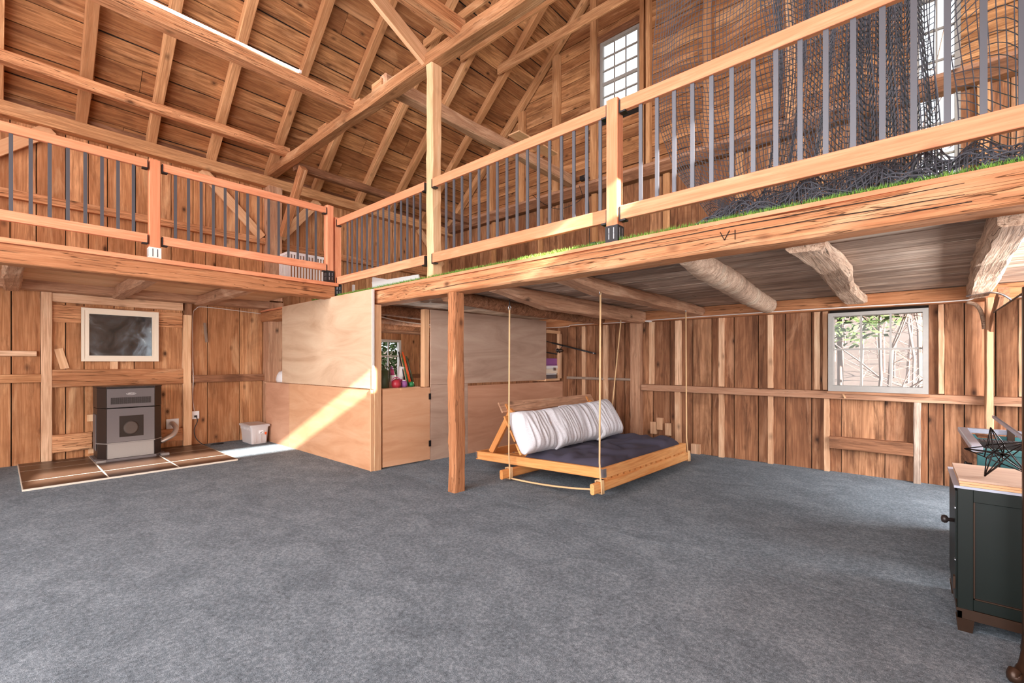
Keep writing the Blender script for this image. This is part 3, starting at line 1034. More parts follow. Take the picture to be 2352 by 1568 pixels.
# ================================================================= LEFT BAY THINGS
# hearth pad: twelve tiles on a grout bed
hp = boxes('hearth_pad', [(-8.42, -6.70, .155, 2.10, .001, .0195)], 'grout')
tag(hp, 'brown tiled hearth pad with pale grout under the stove', 'hearth')
ty = [.155, .81, 1.46, 2.10]
tx = [-8.42, -8.2, -7.815, -7.135, -6.70]
for i in range(4):
    for j in range(3):
        boxes('tile', [(tx[i] + .012, tx[i + 1] - .012, ty[j] + .008, ty[j + 1] - .008, .012, .022)], 'tile', hp)
# stove
st = thing('pellet_stove', (-7.98, 1.17, .022), 'black and grey pellet stove standing on the tiled hearth pad', 'stove')


def prism(name, poly, z0, z1, mat, parent, top_scale=1.0):
    cx = sum(p[0] for p in poly) / len(poly)
    cy = sum(p[1] for p in poly) / len(poly)
    r0 = [(x - cx, y - cy, 0) for x, y in poly]
    r1 = [((x - cx) * top_scale, (y - cy) * top_scale, z1 - z0) for x, y in poly]
    return link(name, ring_mesh([r0, r1]), mat, parent, Matrix.Translation((cx, cy, z0)))


def fp(d=0):
    return [(-7.75 + d, .915 - d * .4), (-7.75 + d, 1.41 + d * .4), (-7.89 + d, 1.508 + d), (-8.25, 1.508 + d), (-8.25, .84 - d), (-7.89 + d, .84 - d)]


prism('plinth', fp(.03), .022, .052, 'stove_grey', st)
prism('base_drawer', fp(-.004), .052, .245, 'stove_dark', st)
prism('rim', fp(.006), .245, .257, 'stove_base', st)
bodyo = prism('body', fp(), .257, .70, 'stove_dark', st)
prism('hood', fp(.002), .708, .965, 'stove_dark', st)
prism('lid', fp(.006), .968, .985, 'stove_dark', st)
boxes('base_front', [(-7.755, -7.748, .925, 1.40, .055, .243)], 'stove_base', st)
do = boxes('door', [(-7.752, -7.738, .92, 1.405, .262, .698)], 'stove_grey', st)
gl = boxes('door_window', [(-7.739, -7.736, 1.04, 1.288, .325, .60)], 'stove_glass', do)
gp = boxes('ash_glow', [(-7.7362, -7.7352, 1.055, 1.275, .335, .585)], 'glass', do)
o = lathe('fire_pot_glow', (-7.7359, 1.16, .44), [(.0, 0), (.075, 0), (.08, .0005), (.06, .0012), (0, .0014)], 'glow_ash', do, 20, Matrix.Rotation(math.pi / 2, 4, 'Y'))  # flat pale disc standing in for the glow in the stove window
o.scale = (1.15, 1, 1)
hf = boxes('hood_front', [(-7.752, -7.742, .92, 1.405, .715, .955)], 'stove_grey', st)
boxes('vent_recess', [(-7.743, -7.7405, .955, 1.368, .757, .842)], 'dark_void', hf)
gr = []
for i in range(42):
    y = .957 + i * .0099
    gr.append((-7.741, -7.739, y, y + .0016, .757, .842))
for i in range(9):
    zz = .760 + i * .0098
    gr.append((-7.7408, -7.7388, .955, 1.368, zz, zz + .0014))
g = boxes('vent_grille', gr, 'stove_grey', hf)
g['kind'] = 'stuff'
# badge: small bright oval with a few raised strokes
fc = bpy.data.curves.new('badge_text', 'FONT')
fc.body = 'NBECAN'
fc.size = .017
fc.extrude = .0006
fc.align_x = 'CENTER'
fc.align_y = 'CENTER'
fc.materials.append(M['white_plastic'])
fo = bpy.data.objects.new('tmp_text', fc)
COL.objects.link(fo)
bpy.context.view_layer.update()
fm = bpy.data.meshes.new_from_object(fo.evaluated_get(bpy.context.evaluated_depsgraph_get()))
bpy.data.objects.remove(fo)
link('badge_lettering', fm, None, hf, Matrix.Translation((-7.7375, 1.16, .887)) @ Matrix(((0, 0, 1, 0), (1, 0, 0, 0), (0, 1, 0, 0), (0, 0, 0, 1))))
tube('badge_ring', [(-7.739, 1.16 + .05 * math.cos(a), .887 + .013 * math.sin(a)) for a in [i * math.pi / 12 for i in range(24)]], .0012, 'white_plastic', hf, 5, True)
# perforated side panel
boxes('side_grille', [(-8.2, -7.95, .832, .838, .15, .62)], 'stove_grey', st)
for yy in (.86, 1.52):
    boxes('foot_block', [(-7.80, -7.71, yy - .045, yy + .045, .022, .05)], 'stove_base', st)
hd = tube('intake_hose', spline([(-8.05, 1.53, .17), (-8.06, 1.60, .20), (-8.12, 1.69, .24), (-8.22, 1.75, .31), (-8.36, 1.745, .37), (-8.41, 1.74, .375)], 8), .033, 'alu', st, 14)
for v in hd.data.vertices:
    pass
vp = boxes('vent_plate', [(XL + .0, XL + .012, 1.675, 1.83, .29, .44)], 'white_plastic')
tag(vp, 'square white wall plate where the silver stove hose enters', 'vent plate')
# mirror
mr = thing('framed_mirror', (XL + .07, 1.152, 1.315), 'old mirror in a wide cream frame hanging above the stove', 'mirror')
xm = XL + .055
y0, y1, z0, z1 = .735, 1.57, 1.315, 2.04


def frame4(name, y0, y1, z0, z1, w, xa, xb, mat, parent):
    return boxes(name, [(xa, xb, y0, y1, z1 - w, z1), (xa, xb, y0, y1, z0, z0 + w), (xa, xb, y0, y0 + w, z0 + w, z1 - w), (xa, xb, y1 - w, y1, z0 + w, z1 - w)], mat, parent)


frame4('frame', y0, y1, z0, z1, .03, xm, xm + .028, 'cream_paint', mr)
frame4('frame_molding', y0 + .03, y1 - .03, z0 + .03, z1 - .03, .03, xm, xm + .020, 'cream_paint', mr)
frame4('inner_lip', y0 + .06, y1 - .06, z0 + .06, z1 - .06, .018, xm, xm + .026, 'cream_paint', mr)
boxes('mirror_glass', [(xm + .004, xm + .01, y0 + .075, y1 - .075, z0 + .075, z1 - .075)], 'old_mirror', mr)
boxes('backing', [(XL + .04, xm + .002, y0 + .03, y1 - .03, z0 + .03, z1 - .03)], 'log_wood', mr)
# outlet + cord
ou = thing('wall_outlet', (XL + .01, 2.035, .474), 'white wall outlet box with a black plug right of the stove', 'outlet')
boxes('plate', [(XL, XL + .022, 1.979, 2.094, .414, .534)], 'white_plastic', ou)
boxes('plug', [(XL + .022, XL + .05, 2.025, 2.06, .44, .47)], 'cable_black', ou)
o = tube('power_cord', spline([(XL + .05, 2.043, .452), (XL + .06, 2.06, .38), (XL + .05, 2.02, .25), (XL + .06, 2.04, .12), (XL + .12, 2.10, .03), (XL + .14, 2.14, .012)] , 6), .006, 'cable_black', None, 6)
tag(o, 'black power cord hanging from the white wall outlet', 'cord')
o = tube('coiled_cable', spline([(-8.25, 2.20, .008), (-8.22, 2.28, .008), (-8.26, 2.38, .008), (-8.31, 2.37, .008), (-8.30, 2.26, .008), (-8.25, 2.22, .012), (-8.21, 2.33, .012)], 6), .006, 'cable_black', None, 6)
tag(o, 'short coil of black cable on the carpet beside the hearth', 'cable')
o = tube('thin_cable', spline([(XL + .012, 2.03, .54), (XL + .012, 2.01, .75), (XL + .085, 2.0, 1.04), (XL + .012, 2.01, 1.4), (XL + .012, 2.01, 2.0), (XL + .02, 2.05, 2.14), (XL + .02, 2.2, 2.18), (XL + .02, 3.0, 2.14)], 8), .005, 'cable_white', None, 6)
tag(o, 'thin pale cable running up the left wall above the outlet', 'cable')
# storage bin
bn = thing('storage_bin', (-8.04, 2.775, 0), 'translucent plastic storage bin with a white label on the carpet by the partition', 'storage bin')


def tub(name, x0, x1, y0, y1, z0, z1, fl, th, mat, parent):
    def rect(x0, x1, y0, y1, z, r=.03):
        pts = []
        for cx, cy, a0 in ((x1 - r, y1 - r, 0), (x0 + r, y1 - r, 90), (x0 + r, y0 + r, 180), (x1 - r, y0 + r, 270)):
            for k in range(4):
                a = math.radians(a0 + k * 30)
                pts.append((cx + r * math.cos(a), cy + r * math.sin(a), z))
        return pts
    cx, cy = (x0 + x1) / 2, (y0 + y1) / 2
    R = lambda d, z: [(a - cx, b - cy, c - z0) for a, b, c in rect(x0 - d, x1 + d, y0 - d, y1 + d, z)]
    rings = [R(0, z0), R(fl, z1), R(fl - th, z1), R(-th, z0 + th)]
    return link(name, ring_mesh(rings, True, False), mat, parent, Matrix.Translation((cx, cy, z0)))


tub('tub', -8.27, -7.83, 2.65, 2.88, .0, .27, .02, .006, 'clear_plastic', bn)
tub('lid', -8.31, -7.79, 2.615, 2.915, .268, .30, .005, .03, 'clear_plastic', bn)
boxes('lid_panel', [(-8.29, -7.81, 2.63, 2.90, .29, .305)], 'clear_plastic', bn)
boxes('contents', [(-8.24, -7.86, 2.67, 2.86, .012, .17)], 'cream_paint', bn)
for yy in (2.70, 2.78, 2.85):
    boxes('rib', [(-7.822, -7.812, yy - .006, yy + .006, .03, .25)], 'clear_plastic', bn)
for k in range(8):
    xx = -8.26 + k * .055
    boxes('rib', [(xx, xx + .012, 2.627, 2.640, .22, .27)], 'clear_plastic', bn)
lbl = boxes('label_sticker', [(-7.812, -7.808, 2.745, 2.815, .165, .215)], 'white_plastic', bn)
plank('label_mark', (-7.8072, 2.765, .172), (-7.8072, 2.80, .19), .008, .001, (1, 0, 0), 'cable_black', lbl)
boxes('sticker', [(-7.812, -7.808, 2.835, 2.865, .14, .18)], 'orange_plastic', bn)

# ================================================================= PARTITION
def sheet(name, dims, mat, label, group=None, axis=None):
    o = box(name, *dims, mat, None, axis=axis)
    tag(o, label, 'plywood')
    return o


sheet('plywood_sheet', (-8.06, -7.155, 2.945, 2.963, 0.0, .972), 'ply_pink', 'narrow lower plywood sheet behind the storage bin', axis=0)
sheet('plywood_sheet', (-7.15, -4.845, 2.945, 2.963, 0.0, .976), 'ply_warm', 'wide lower plywood sheet of the partition, crossed by the sun streak', axis=0)
sheet('plywood_sheet', (-7.39, -4.81, 2.938, 2.956, .985, 2.172), 'ply_pale', 'large pale upper plywood sheet fixed to the front of the loft beam', axis=0)
o = box('edge_strip', -4.842, -4.825, 2.93, 2.964, 0, .98, 'new_board')
tag(o, 'thin pale strip on the lower corner of the plywood partition', 'trim board')
o = box('edge_strip', -4.808, -4.795, 2.932, 2.96, .985, 2.172, 'white_paint')
tag(o, 'thin white edge strip on the upper plywood sheet', 'trim board')
o = box('partition_stud', -4.91, -4.815, 2.97, 3.07, 0, 1.995, 'new_board', cham=.004)
tag(o, 'knotty pale stud at the partition corner beside the half door', 'post')


def sx(y):
    return -4.83 + .0592 * (y - 3.05)


def side(name, y0, y1, z0, z1, mat, parent=None, t=.018, off=0.0):
    a = Vector((sx(y0) + off, y0, (z0 + z1) / 2))
    b = Vector((sx(y1) + off, y1, (z0 + z1) / 2))
    return plank(name, a, b, z1 - z0, t, (1, 0, 0), mat, parent)


hd = thing('half_door', (sx(3.1), 3.09, .02), 'low plywood half door on black hinges in the partition', 'door')
side('door_leaf', 3.09, 3.775, .02, .972, 'ply_warm', hd)
for z in (.23, .85):
    boxes('hinge', [(sx(3.78) + .009, sx(3.78) + .014, 3.755, 3.79, z - .04, z + .04)], 'black_metal', hd)
o = box('partition_stud', sx(3.74) - .09, sx(3.74) - .005, 3.70, 3.775, .98, 2.0, 'new_board', cham=.003, wav=.01, nseg=6)
tag(o, 'pale stud at the right side of the partition opening', 'post')
o = side('plywood_sheet', 3.79, 4.42, .0, 1.0, 'ply_grey')
tag(o, 'lower greyish plywood sheet right of the half door, behind the loft post', 'plywood')
o = side('plywood_sheet', 4.425, YB - .02, .0, .965, 'ply_pink')
tag(o, 'long lower pinkish plywood sheet behind the swing bed', 'plywood')
o = side('plywood_sheet', 3.79, 6.13, 1.004, 2.0, 'ply_grey', t=.02, off=.004)
tag(o, 'large upper grey-brown plywood sheet behind the swing bed', 'plywood')
sh = box('shelf_board', sx(6.3) - .30, sx(6.3) + .02, 6.10, 6.50, .985, 1.02, 'new_board', axis=1)
tag(sh, 'short pale shelf board at the end of the partition', 'shelf')
fr = thing('wooden_frame', (sx(6.5), 6.52, 1.02), 'light wooden frame above the shelf at the end of the partition', 'frame')
box('rail', sx(6.3) - .02, sx(6.3) + .02, 6.14, 6.52, 1.80, 1.85, 'new_board', fr)
box('upright', sx(6.5) - .03, sx(6.5) + .02, 6.47, 6.54, 1.02, 1.80, 'stud_wood', fr)
# boxes on the shelf
pb = thing('purple_box', (sx(6.35) - .12, 6.34, 1.245), 'purple plastic box on top of the white case on the partition shelf', 'box')
box('body', sx(6.35) - .22, sx(6.35) - .02, 6.14, 6.49, 1.262, 1.37, 'purple', pb, cham=.008)
box('rim', sx(6.35) - .225, sx(6.35) - .015, 6.14, 6.495, 1.245, 1.262, 'purple', pb)
wc = thing('latched_case', (sx(6.35) - .12, 6.34, 1.12), 'white case with a metal latch on the partition shelf', 'case')
box('lid', sx(6.35) - .24, sx(6.35) - .005, 6.14, 6.52, 1.19, 1.243, 'white_plastic', wc, cham=.006)
box('body', sx(6.35) - .235, sx(6.35) - .01, 6.14, 6.515, 1.112, 1.188, 'cream_paint', wc, cham=.006)
boxes('latch', [(sx(6.35) - .004, sx(6.35) + .006, 6.33, 6.40, 1.16, 1.21)], 'steel', wc)
gb = thing('grey_box', (sx(6.35) - .12, 6.3, 1.02), 'low grey box under the white case on the partition shelf', 'box')
box('body', sx(6.35) - .22, sx(6.35) - .015, 6.14, 6.44, 1.021, 1.09, 'stove_grey', gb, cham=.006)
box('lid', sx(6.35) - .225, sx(6.35) - .01, 6.14, 6.445, 1.09, 1.110, 'white_plastic', gb, cham=.004)
# fishing rods
fr1 = thing('fishing_rod', (-4.6, 6.36, 1.6), 'dark fishing rod with a spinning reel slanting across the wall by the shelf', 'fishing rod')
A_, B_ = Vector((-5.6, 6.38, 1.85)), Vector((-3.80, 6.38, 1.435))
tube('blank', [A_, A_.lerp(B_, .55)], [.004, .008], 'black_metal', fr1, 8)
tube('grip', [A_.lerp(B_, .5), A_.lerp(B_, .985)], .014, 'cable_black', fr1, 10)
tube('butt_cap', [A_.lerp(B_, .955), A_.lerp(B_, .975)], .0148, 'steel', fr1, 10)
rp = Vector((-4.52, 6.35, 1.505))
rl = tube('reel_stem', [rp + Vector((.06, .02, .10)), rp + Vector((.03, 0, .03))], .006, 'black_metal', fr1, 6)
lathe('reel_spool', rp + Vector((-.04, 0, 0)), [(0, 0), (.035, 0), (.038, .006), (.024, .012), (.024, .04), (.036, .046), (.036, .052), (0, .052)], 'black_metal', fr1, 16, Matrix.Rotation(math.radians(100), 4, 'Y'))
lathe('reel_body', rp + Vector((.0, 0, 0)), [(0, 0), (.028, .0), (.034, .03), (.02, .07), (0, .075)], 'brown_metal', fr1, 14, Matrix.Rotation(math.radians(95), 4, 'Y'))
tube('bail', [rp + Vector((-.05 + .03 * math.cos(a), .0, .045 * math.sin(a))) for a in [i * .4 for i in range(9)]], .003, 'steel', fr1, 5)
fr2 = thing('fishing_rod', (-4.75, 6.4, 1.47), 'short stub of a second dark rod below the fishing reel', 'fishing rod')
tube('grip', [(-5.0, 6.42, 1.50), (-4.62, 6.42, 1.445)], .011, 'cable_black', fr2, 8)

# ---- things seen through the partition opening (a bench behind the half door)
bench = thing('work_bench', (-5.1, 3.6, 0), 'rough shelf bench behind the half door carrying garden things', 'bench')
box('top', -5.35, -4.87, 3.10, 3.69, .955, .978, 'stud_wood', bench, axis=1)
for yy in (3.12, 3.62):
    box('leg', -5.34, -5.28, yy, yy + .05, 0, .955, 'stud_wood', bench, axis=2)
    box('leg', -4.95, -4.90, yy, yy + .05, 0, .955, 'stud_wood', bench, axis=2)
wcn = thing('watering_can', (-5.0, 3.18, .978), 'dark green watering can on the bench behind the half door', 'watering can')
lathe('body', (-5.0, 3.18, .978), [(0, 0), (.095, 0), (.10, .01), (.095, .22), (.085, .225), (0, .225)], 'green_dark', wcn, 24)
tube('handle', spline([(-4.99, 3.20, 1.20), (-4.99, 3.22, 1.24), (-4.98, 3.27, 1.24), (-4.98, 3.295, 1.17), (-4.98, 3.28, 1.05)], 5), .008, 'green_dark', wcn, 8)


def spray(loc, label, body, collar, cap, s=1.0):
    t = thing('spray_bottle', loc, label, 'bottle')
    lathe('body', loc, [(0, 0), (.034 * s, 0), (.036 * s, .01), (.036 * s, .12 * s), (.022 * s, .17 * s), (.014 * s, .19 * s), (0, .19 * s)], body, t, 18)
    lathe('collar', Vector(loc) + Vector((0, 0, .13 * s)), [(0, 0), (.034 * s, 0), (.026 * s, .05 * s), (.016 * s, .062 * s), (0, .063 * s)], collar, t, 18)
    lathe('cap', Vector(loc) + Vector((0, 0, .192 * s)), [(0, 0), (.013 * s, 0), (.013 * s, .03 * s), (0, .031 * s)], cap, t, 12)
    return t


spray((-5.10, 3.40, .978), 'white bottle with a pink shoulder between the watering can and the white canister', 'white_plastic', 'pink_plastic', 'purple', 1.2)
cn = thing('canister', (-5.0, 3.455, .978), 'white and pink printed canister leaning on the bench', 'canister')
rt = Matrix.Rotation(math.radians(-8), 4, 'X')
lathe('body', (-5.04, 3.475, .98), [(0, 0), (.042, 0), (.042, .26), (.038, .265), (0, .265)], 'white_plastic', cn, 20, rt)
lathe('band', (-5.04, 3.482, 1.03), [(0, 0), (.0428, 0), (.0428, .05), (0, .05)], 'pink_plastic', cn, 20, rt)
kt = thing('red_kettle', (-4.93, 3.355, .978), 'small round red kettle in front of the spray bottle', 'kettle')
lathe('body', (-4.93, 3.355, .978), [(0, 0), (.045, 0), (.06, .03), (.058, .07), (.035, .10), (.012, .105), (0, .106)], 'red_plastic', kt, 22)
tube('handle', [(-4.93, 3.355 + .065 * math.cos(a), 1.055 + .055 * math.sin(a)) for a in [i * math.pi / 10 for i in range(11)]], .005, 'pink_plastic', kt, 6)
bt = thing('glass_jar', (-4.93, 3.475, .978), 'small round patterned jar right of the red kettle', 'jar')
lathe('body', (-4.93, 3.475, .978), [(0, 0), (.03, 0), (.045, .03), (.04, .07), (.02, .085), (0, .086)], 'purple', bt, 18)
lathe('lid', (-4.93, 3.475, 1.062), [(0, 0), (.024, 0), (.024, .012), (0, .013)], 'white_plastic', bt, 18)
cols = ['cable_black', 'stud_wood', 'green_plastic', 'orange_plastic', 'orange_plastic', 'cable_black', 'green_dark']
names = ['black stake leftmost in the leaning bundle', 'plain wooden stake in the leaning bundle', 'green stake in the leaning bundle', 'first orange stake in the leaning bundle', 'rightmost orange stake in the leaning bundle', 'thin black stake between the orange ones', 'dark green stake at the right end of the bundle']
for i, (c, nm) in enumerate(zip(cols, names)):
    o = tube('garden_stake', [(-4.96, 3.53 + i * .022, .98), (-5.05 + i * .006, 3.475 + i * .016, 1.44 - .025 * (i % 3) - .02 * max(0, i - 3))], .0085, c, None, 7)
    tag(o, nm + ' behind the half door', 'stake', 'garden stakes on the bench')
gb_ = lathe('green_ball', (-4.92, 3.585, .978), [(0, 0), (.018, .003), (.032, .018), (.036, .036), (.032, .054), (.018, .068), (0, .072)], 'green_plastic', None, 18)
tag(gb_, 'small green ball at the foot of the leaning stakes', 'ball')
for z, lab, zz in ((2.03, 'upper white cable hanging under the loft inside the partition', .0), (1.93, 'lower white cable hanging under the loft inside the partition', .03)):
    o = tube('loft_cable', spline([(-5.55, 3.2, 2.07), (-5.5, 3.5, z), (-5.45, 4.2, z - .03 - zz), (-5.4, 5.0, z - .03), (-5.35, 5.4, z), (-5.33, 5.7, 2.07)], 6), .008, 'cable_white', None, 6)
    tag(o, lab, 'cable')
# white bag and bottle on the ledge by the wall post
bg_ = thing('white_sack', (-8.0, 3.12, .975), 'rounded white plastic sack on the ledge behind the narrow plywood', 'bag')
me = lathe_mesh([(0, 0), (.15, 0), (.17, .04), (.15, .14), (.10, .2), (.04, .225), (0, .23)], 22)
for v in me.vertices:
    v.co.x *= 1.0 + .15 * noise.noise(v.co * 9)
    v.co.z *= 1.0 + .1 * noise.noise(v.co * 12)
link('body', me, 'white_plastic', bg_, Matrix.Translation((-7.80, 3.12, .975)) @ Matrix.Diagonal((.95, .6, .82, 1)))
bo = thing('slim_bottle', (-7.66, 3.14, 1.16), 'slim white bottle with a black cap hanging beside the wall post', 'bottle')
lathe('body', (-7.60, 3.10, 1.10), [(0, 0), (.028, 0), (.03, .01), (.03, .20), (.022, .22), (0, .22)], 'white_plastic', bo, 16)
lathe('cap', (-7.60, 3.10, 1.32), [(0, 0), (.024, 0), (.024, .045), (0, .045)], 'cable_black', bo, 16)
tube('hanging_cord', [(-7.60, 3.10, 1.365), (-7.62, 3.1, 1.7), (-7.62, 3.10, 2.0)], .004, 'cable_black', bo, 6)
led = box('ledge_board', -8.20, -7.0, 2.97, 3.25, .945, .972, 'stud_wood', axis=0)
tag(led, 'narrow ledge board behind the plywood partition by the wall post', 'shelf')

# ================================================================= LIGHT TUBE
lt = thing('light_tube', (-5.44, 1.0, 4.75), 'long glowing white light tube lying along the thick pale joist', 'lamp')
tube('diffuser', [(-5.465, -1.5, 4.757), (-5.465, 2.36, 4.757)], .016, 'tube_light', lt, 10)
boxes('end_cap', [(-5.485, -5.445, 2.36, 2.385, 4.742, 4.776)], 'white_plastic', lt)
boxes('end_cap', [(-5.485, -5.445, -1.525, -1.5, 4.742, 4.776)], 'white_plastic', lt)

# ================================================================= LEFT LOFT THINGS
cr = thing('white_crate', (-6.55, 2.83, 2.366), 'white slatted plastic crate standing on the left loft behind the railing', 'crate')
X1, X0 = -6.30, -6.62
Y0, Y1, Z0, Z1 = 2.585, 3.075, 2.368, 2.80
boxes('rim', [(X0, X1 + .005, Y0 - .005, Y1 + .005, Z1 - .035, Z1)], 'white_plastic', cr)
boxes('base', [(X0, X1, Y0, Y1, Z0, Z0 + .05)], 'white_plastic', cr)
n = 12
for i in range(n):
    y = Y0 + (Y1 - Y0) * (i + .25) / n
    boxes('slat', [(X1 - .006, X1, y, y + .02, Z0 + .05, Z1 - .035)], 'white_plastic', cr)
for i in range(8):
    x_ = X0 + (X1 - X0) * (i + .25) / 8
    boxes('slat', [(x_, x_ + .02, Y0, Y0 + .006, Z0 + .05, Z1 - .035)], 'white_plastic', cr)
gt = thing('white_gutter', (-4.9, 3.6, 2.2), 'curved white plastic trough lying on the turf left of the tall post', 'trough')
prof = [(math.cos(a) * .09, math.sin(a) * .075) for a in [math.pi + i * math.pi / 8 for i in range(9)]]
inner = [(x_ * .9, z_ * .9 + .002) for x_, z_ in reversed(prof)]
pf = prof + inner
rings = [[(x_, y_, z_ + .08) for y_, z_ in pf] for x_ in (-.42, -.1, .2, .47)]
gm = link('shell', ring_mesh(rings), 'white_plastic', gt, Matrix.Translation((-4.95, 3.45, 2.235)) @ Matrix.Rotation(.1, 4, 'Z') @ Matrix.Diagonal((1, 1.6, 1.6, 1)))
link('end_plate', join_boxes([(-.004, .004, -.13, .13, 0, .2)]), 'white_plastic', gt, Matrix.Translation((-5.38, 3.42, 2.235)))
wp = thing('white_rail_frame', (-6.4, 3.5, 2.2), 'low white plastic frame lying on the turf near the corner posts', 'frame')
boxes('tray', [(-6.6, -6.0, 3.35, 3.75, 2.225, 2.27)], 'white_plastic', wp)
boxes('upright', [(-6.28, -6.245, 3.50, 3.53, 2.27, 2.46)], 'white_plastic', wp)

# ================================================================= TURF
tf = boxes('artificial_turf', [(-7.6, XR, 3.055, YG - .16, 2.178, 2.205)], 'turf_green')
tag(tf, 'bright green artificial turf covering the loft floor behind the railing', 'turf', kind='stuff')
v, f = [], []
rr = random.Random(3)
for i in range(15000):
    x = rr.uniform(-6.6, 1.5)
    y = 3.035 + abs(rr.gauss(0, .05)) if rr.random() < .8 else rr.uniform(3.04, 3.5)
    h = rr.uniform(.022, .042)
    a = rr.uniform(0, math.pi)
    dx, dy = math.cos(a) * .003, math.sin(a) * .003
    lx, ly = rr.uniform(-.02, .02), rr.uniform(-.022, .012)
    b = len(v)
    v += [(x - dx, y - dy, 2.195), (x + dx, y + dy, 2.195), (x + lx, y + ly, 2.195 + h)]
    f.append((b, b + 1, b + 2))
bl = link('turf_blades', mesh_from(v, f), 'turf_green', tf)
bl['kind'] = 'stuff'

# ================================================================= NET
def net_sheet(V, F, nx, nz, fn):
    b = len(V)
    for j in range(nz + 1):
        for i in range(nx + 1):
            V.append(fn(i / nx, j / nz))
    for j in range(nz):
        for i in range(nx):
            p = b + j * (nx + 1) + i
            F.append((p, p + 1, p + nx + 2, p + nx + 1))


def nz3(a, b, c, s=1.0):
    return noise.noise(Vector((a * s, b * s, c * s)))


V, F = [], []


def f1(u, v):
    z = 4.45 - v * 2.2
    left = -1.60 + .02 * math.sin(v * 14) + (max(0, v - .52) ** 1.35) * 1.25
    x = left + (.10 - left) * u
    y = 3.58 + .05 * math.sin(u * 21 + v * 3) * (.4 + v) + .09 * nz3(u * 5, v * 3, 1)
    z += .13 * math.sin(u * 9 + 1.5) * (v - .1) + .06 * nz3(u * 4, v * 4, 7)
    return (x + .02 * nz3(u * 8, v * 6, 3), y - .25 * max(0, v - .7), max(z, 2.235))


def f2(u, v):
    z = 4.45 - v * 2.15
    x = -.95 + .95 * u + .14 * math.sin(v * 3 + u * 2) * (1 - u)
    y = 3.92 + .10 * math.sin(u * 30 + v * 2) + .06 * nz3(u * 6, v * 2, 4)
    return (x, y, z + .12 * math.sin(u * 6))


def f3(u, v):
    z = 4.45 - v * 2.15
    x = -.26 + .32 * u + .10 * v * (u - .5) + .02 * math.sin(v * 9)
    y = 3.44 + .09 * math.sin(u * 26 + v * 2.5) + .03 * math.sin(v * 17)
    return (x, y, z)


def f4(u, v):
    z = 4.5 - v * 2.1 + .22 * math.sin(u * 5.5 + 1) * (1 - v)
    x = .19 + 1.1 * u + .10 * (1 - v) * math.sin(v * 7)
    y = 3.6 + .16 * math.sin(u * 9 + v * 5) + .1 * nz3(u * 3, v * 3, 9)
    return (x, y, z + .12 * nz3(u * 5, v * 4, 2))


def f5(u, v):
    x = -1.12 + 1.62 * u
    prof = .15 * (math.sin(u * math.pi) ** .5) * (.7 + .9 * abs(nz3(u * 9, 3, 3)))
    y = 3.10 + .34 * v + .03 * nz3(u * 12, v * 6, 5)
    return (x + .03 * nz3(u * 14, v * 5, 8), y, 2.215 + prof * (math.sin(v * math.pi * 1.0) + .35 * math.sin(v * 15 + u * 30)) + .015 * abs(nz3(u * 30, v * 20, 1)))


net_sheet(V, F, 66, 58, f1)
net_sheet(V, F, 60, 50, f2)
net_sheet(V, F, 30, 52, f3)
net_sheet(V, F, 32, 48, f4)
net_sheet(V, F, 56, 16, f5)
net_sheet(V, F, 56, 16, lambda u, v: tuple(Vector(f5(1 - u, v)) + Vector((.02, .03 * math.sin(u * 40), .022))))
no = link('cargo_net', mesh_from(V, F), 'net_cord')
md = no.modifiers.new('wire', 'WIREFRAME')
md.thickness = .007
md.use_even_offset = False
md.use_boundary = True
tag(no, 'large black knotless net draped behind the right railing, heaped on the turf', 'net')

# ================================================================= SWING BED
OR = Vector((-2.17, 3.76, 0))
BR = Matrix.Rotation(math.radians(-2.5), 4, 'Z')
tilt = Matrix.Rotation(math.radians(-2.45), 4, 'Y')     # the back hangs a little lower
BW = Matrix.Translation(Vector((-2.17, 3.76, .205))) @ BR @ Matrix.Rotation(math.radians(-2.45), 4, 'Y')
sb = bpy.data.objects.new('swing_bed', None)
COL.objects.link(sb)
sb.matrix_local = BW
WORLD[sb.name] = BW
tag(sb, 'wooden swing bed frame hanging on ropes under the loft', 'swing bed')


def lb(name, x0, x1, y0, y1, z0, z1, mat, parent=sb, **kw):
    c = Vector(((x0 + x1) / 2, (y0 + y1) / 2, (z0 + z1) / 2))
    D = (abs(x1 - x0), abs(y1 - y0), abs(z1 - z0))
    a = kw.pop('axis', max(range(3), key=lambda i: D[i]))
    if a == 0:
        R, d = frame_from((1, 0, 0), (0, 0, 1)), D
    elif a == 1:
        R, d = frame_from((0, 1, 0), (0, 0, 1)), (D[1], D[0], D[2])
    else:
        R, d = frame_from((0, 0, 1), (1, 0, 0)), (D[2], D[1], D[0])
    return link(name, box_mesh(*d, **kw), mat, parent, BW @ Matrix.Translation(c) @ R)


LB, DB = 1.87, 1.80        # length (y), depth (x, towards -x)
lb('front_rail', -.04, 0, 0, LB, 0, .095, 'swing_wood', cham=.003)
lb('back_rail', -DB, -DB + .04, 0, LB, 0, .095, 'swing_wood', cham=.003)
lb('side_rail', -DB + .04, -.04, 0, .04, 0, .095, 'swing_wood', cham=.003)
lb('side_rail', -DB + .04, -.04, LB - .04, LB, 0, .095, 'swing_wood', cham=.003)
for i in range(16):
    y = .06 + i * .115
    lb('slat', -DB + .04, .0, y, y + .07, -.018, 0, 'swing_wood')
lb('support_beam', -.045, .0, -.16, LB + .12, -.12, -.02, 'swing_wood', cham=.012)
lb('support_beam', -1.17, -1.125, -.22, LB + .12, -.12, -.02, 'swing_wood', cham=.012)
for x_, y_ in ((-.001, 0.006), (-DB + .02, 0.006)):
    lb('corner_plate', x_ - .022, x_ + .004, -.003, .05 if x_ > -1 else .02, .01, .09, 'steel', axis=2)
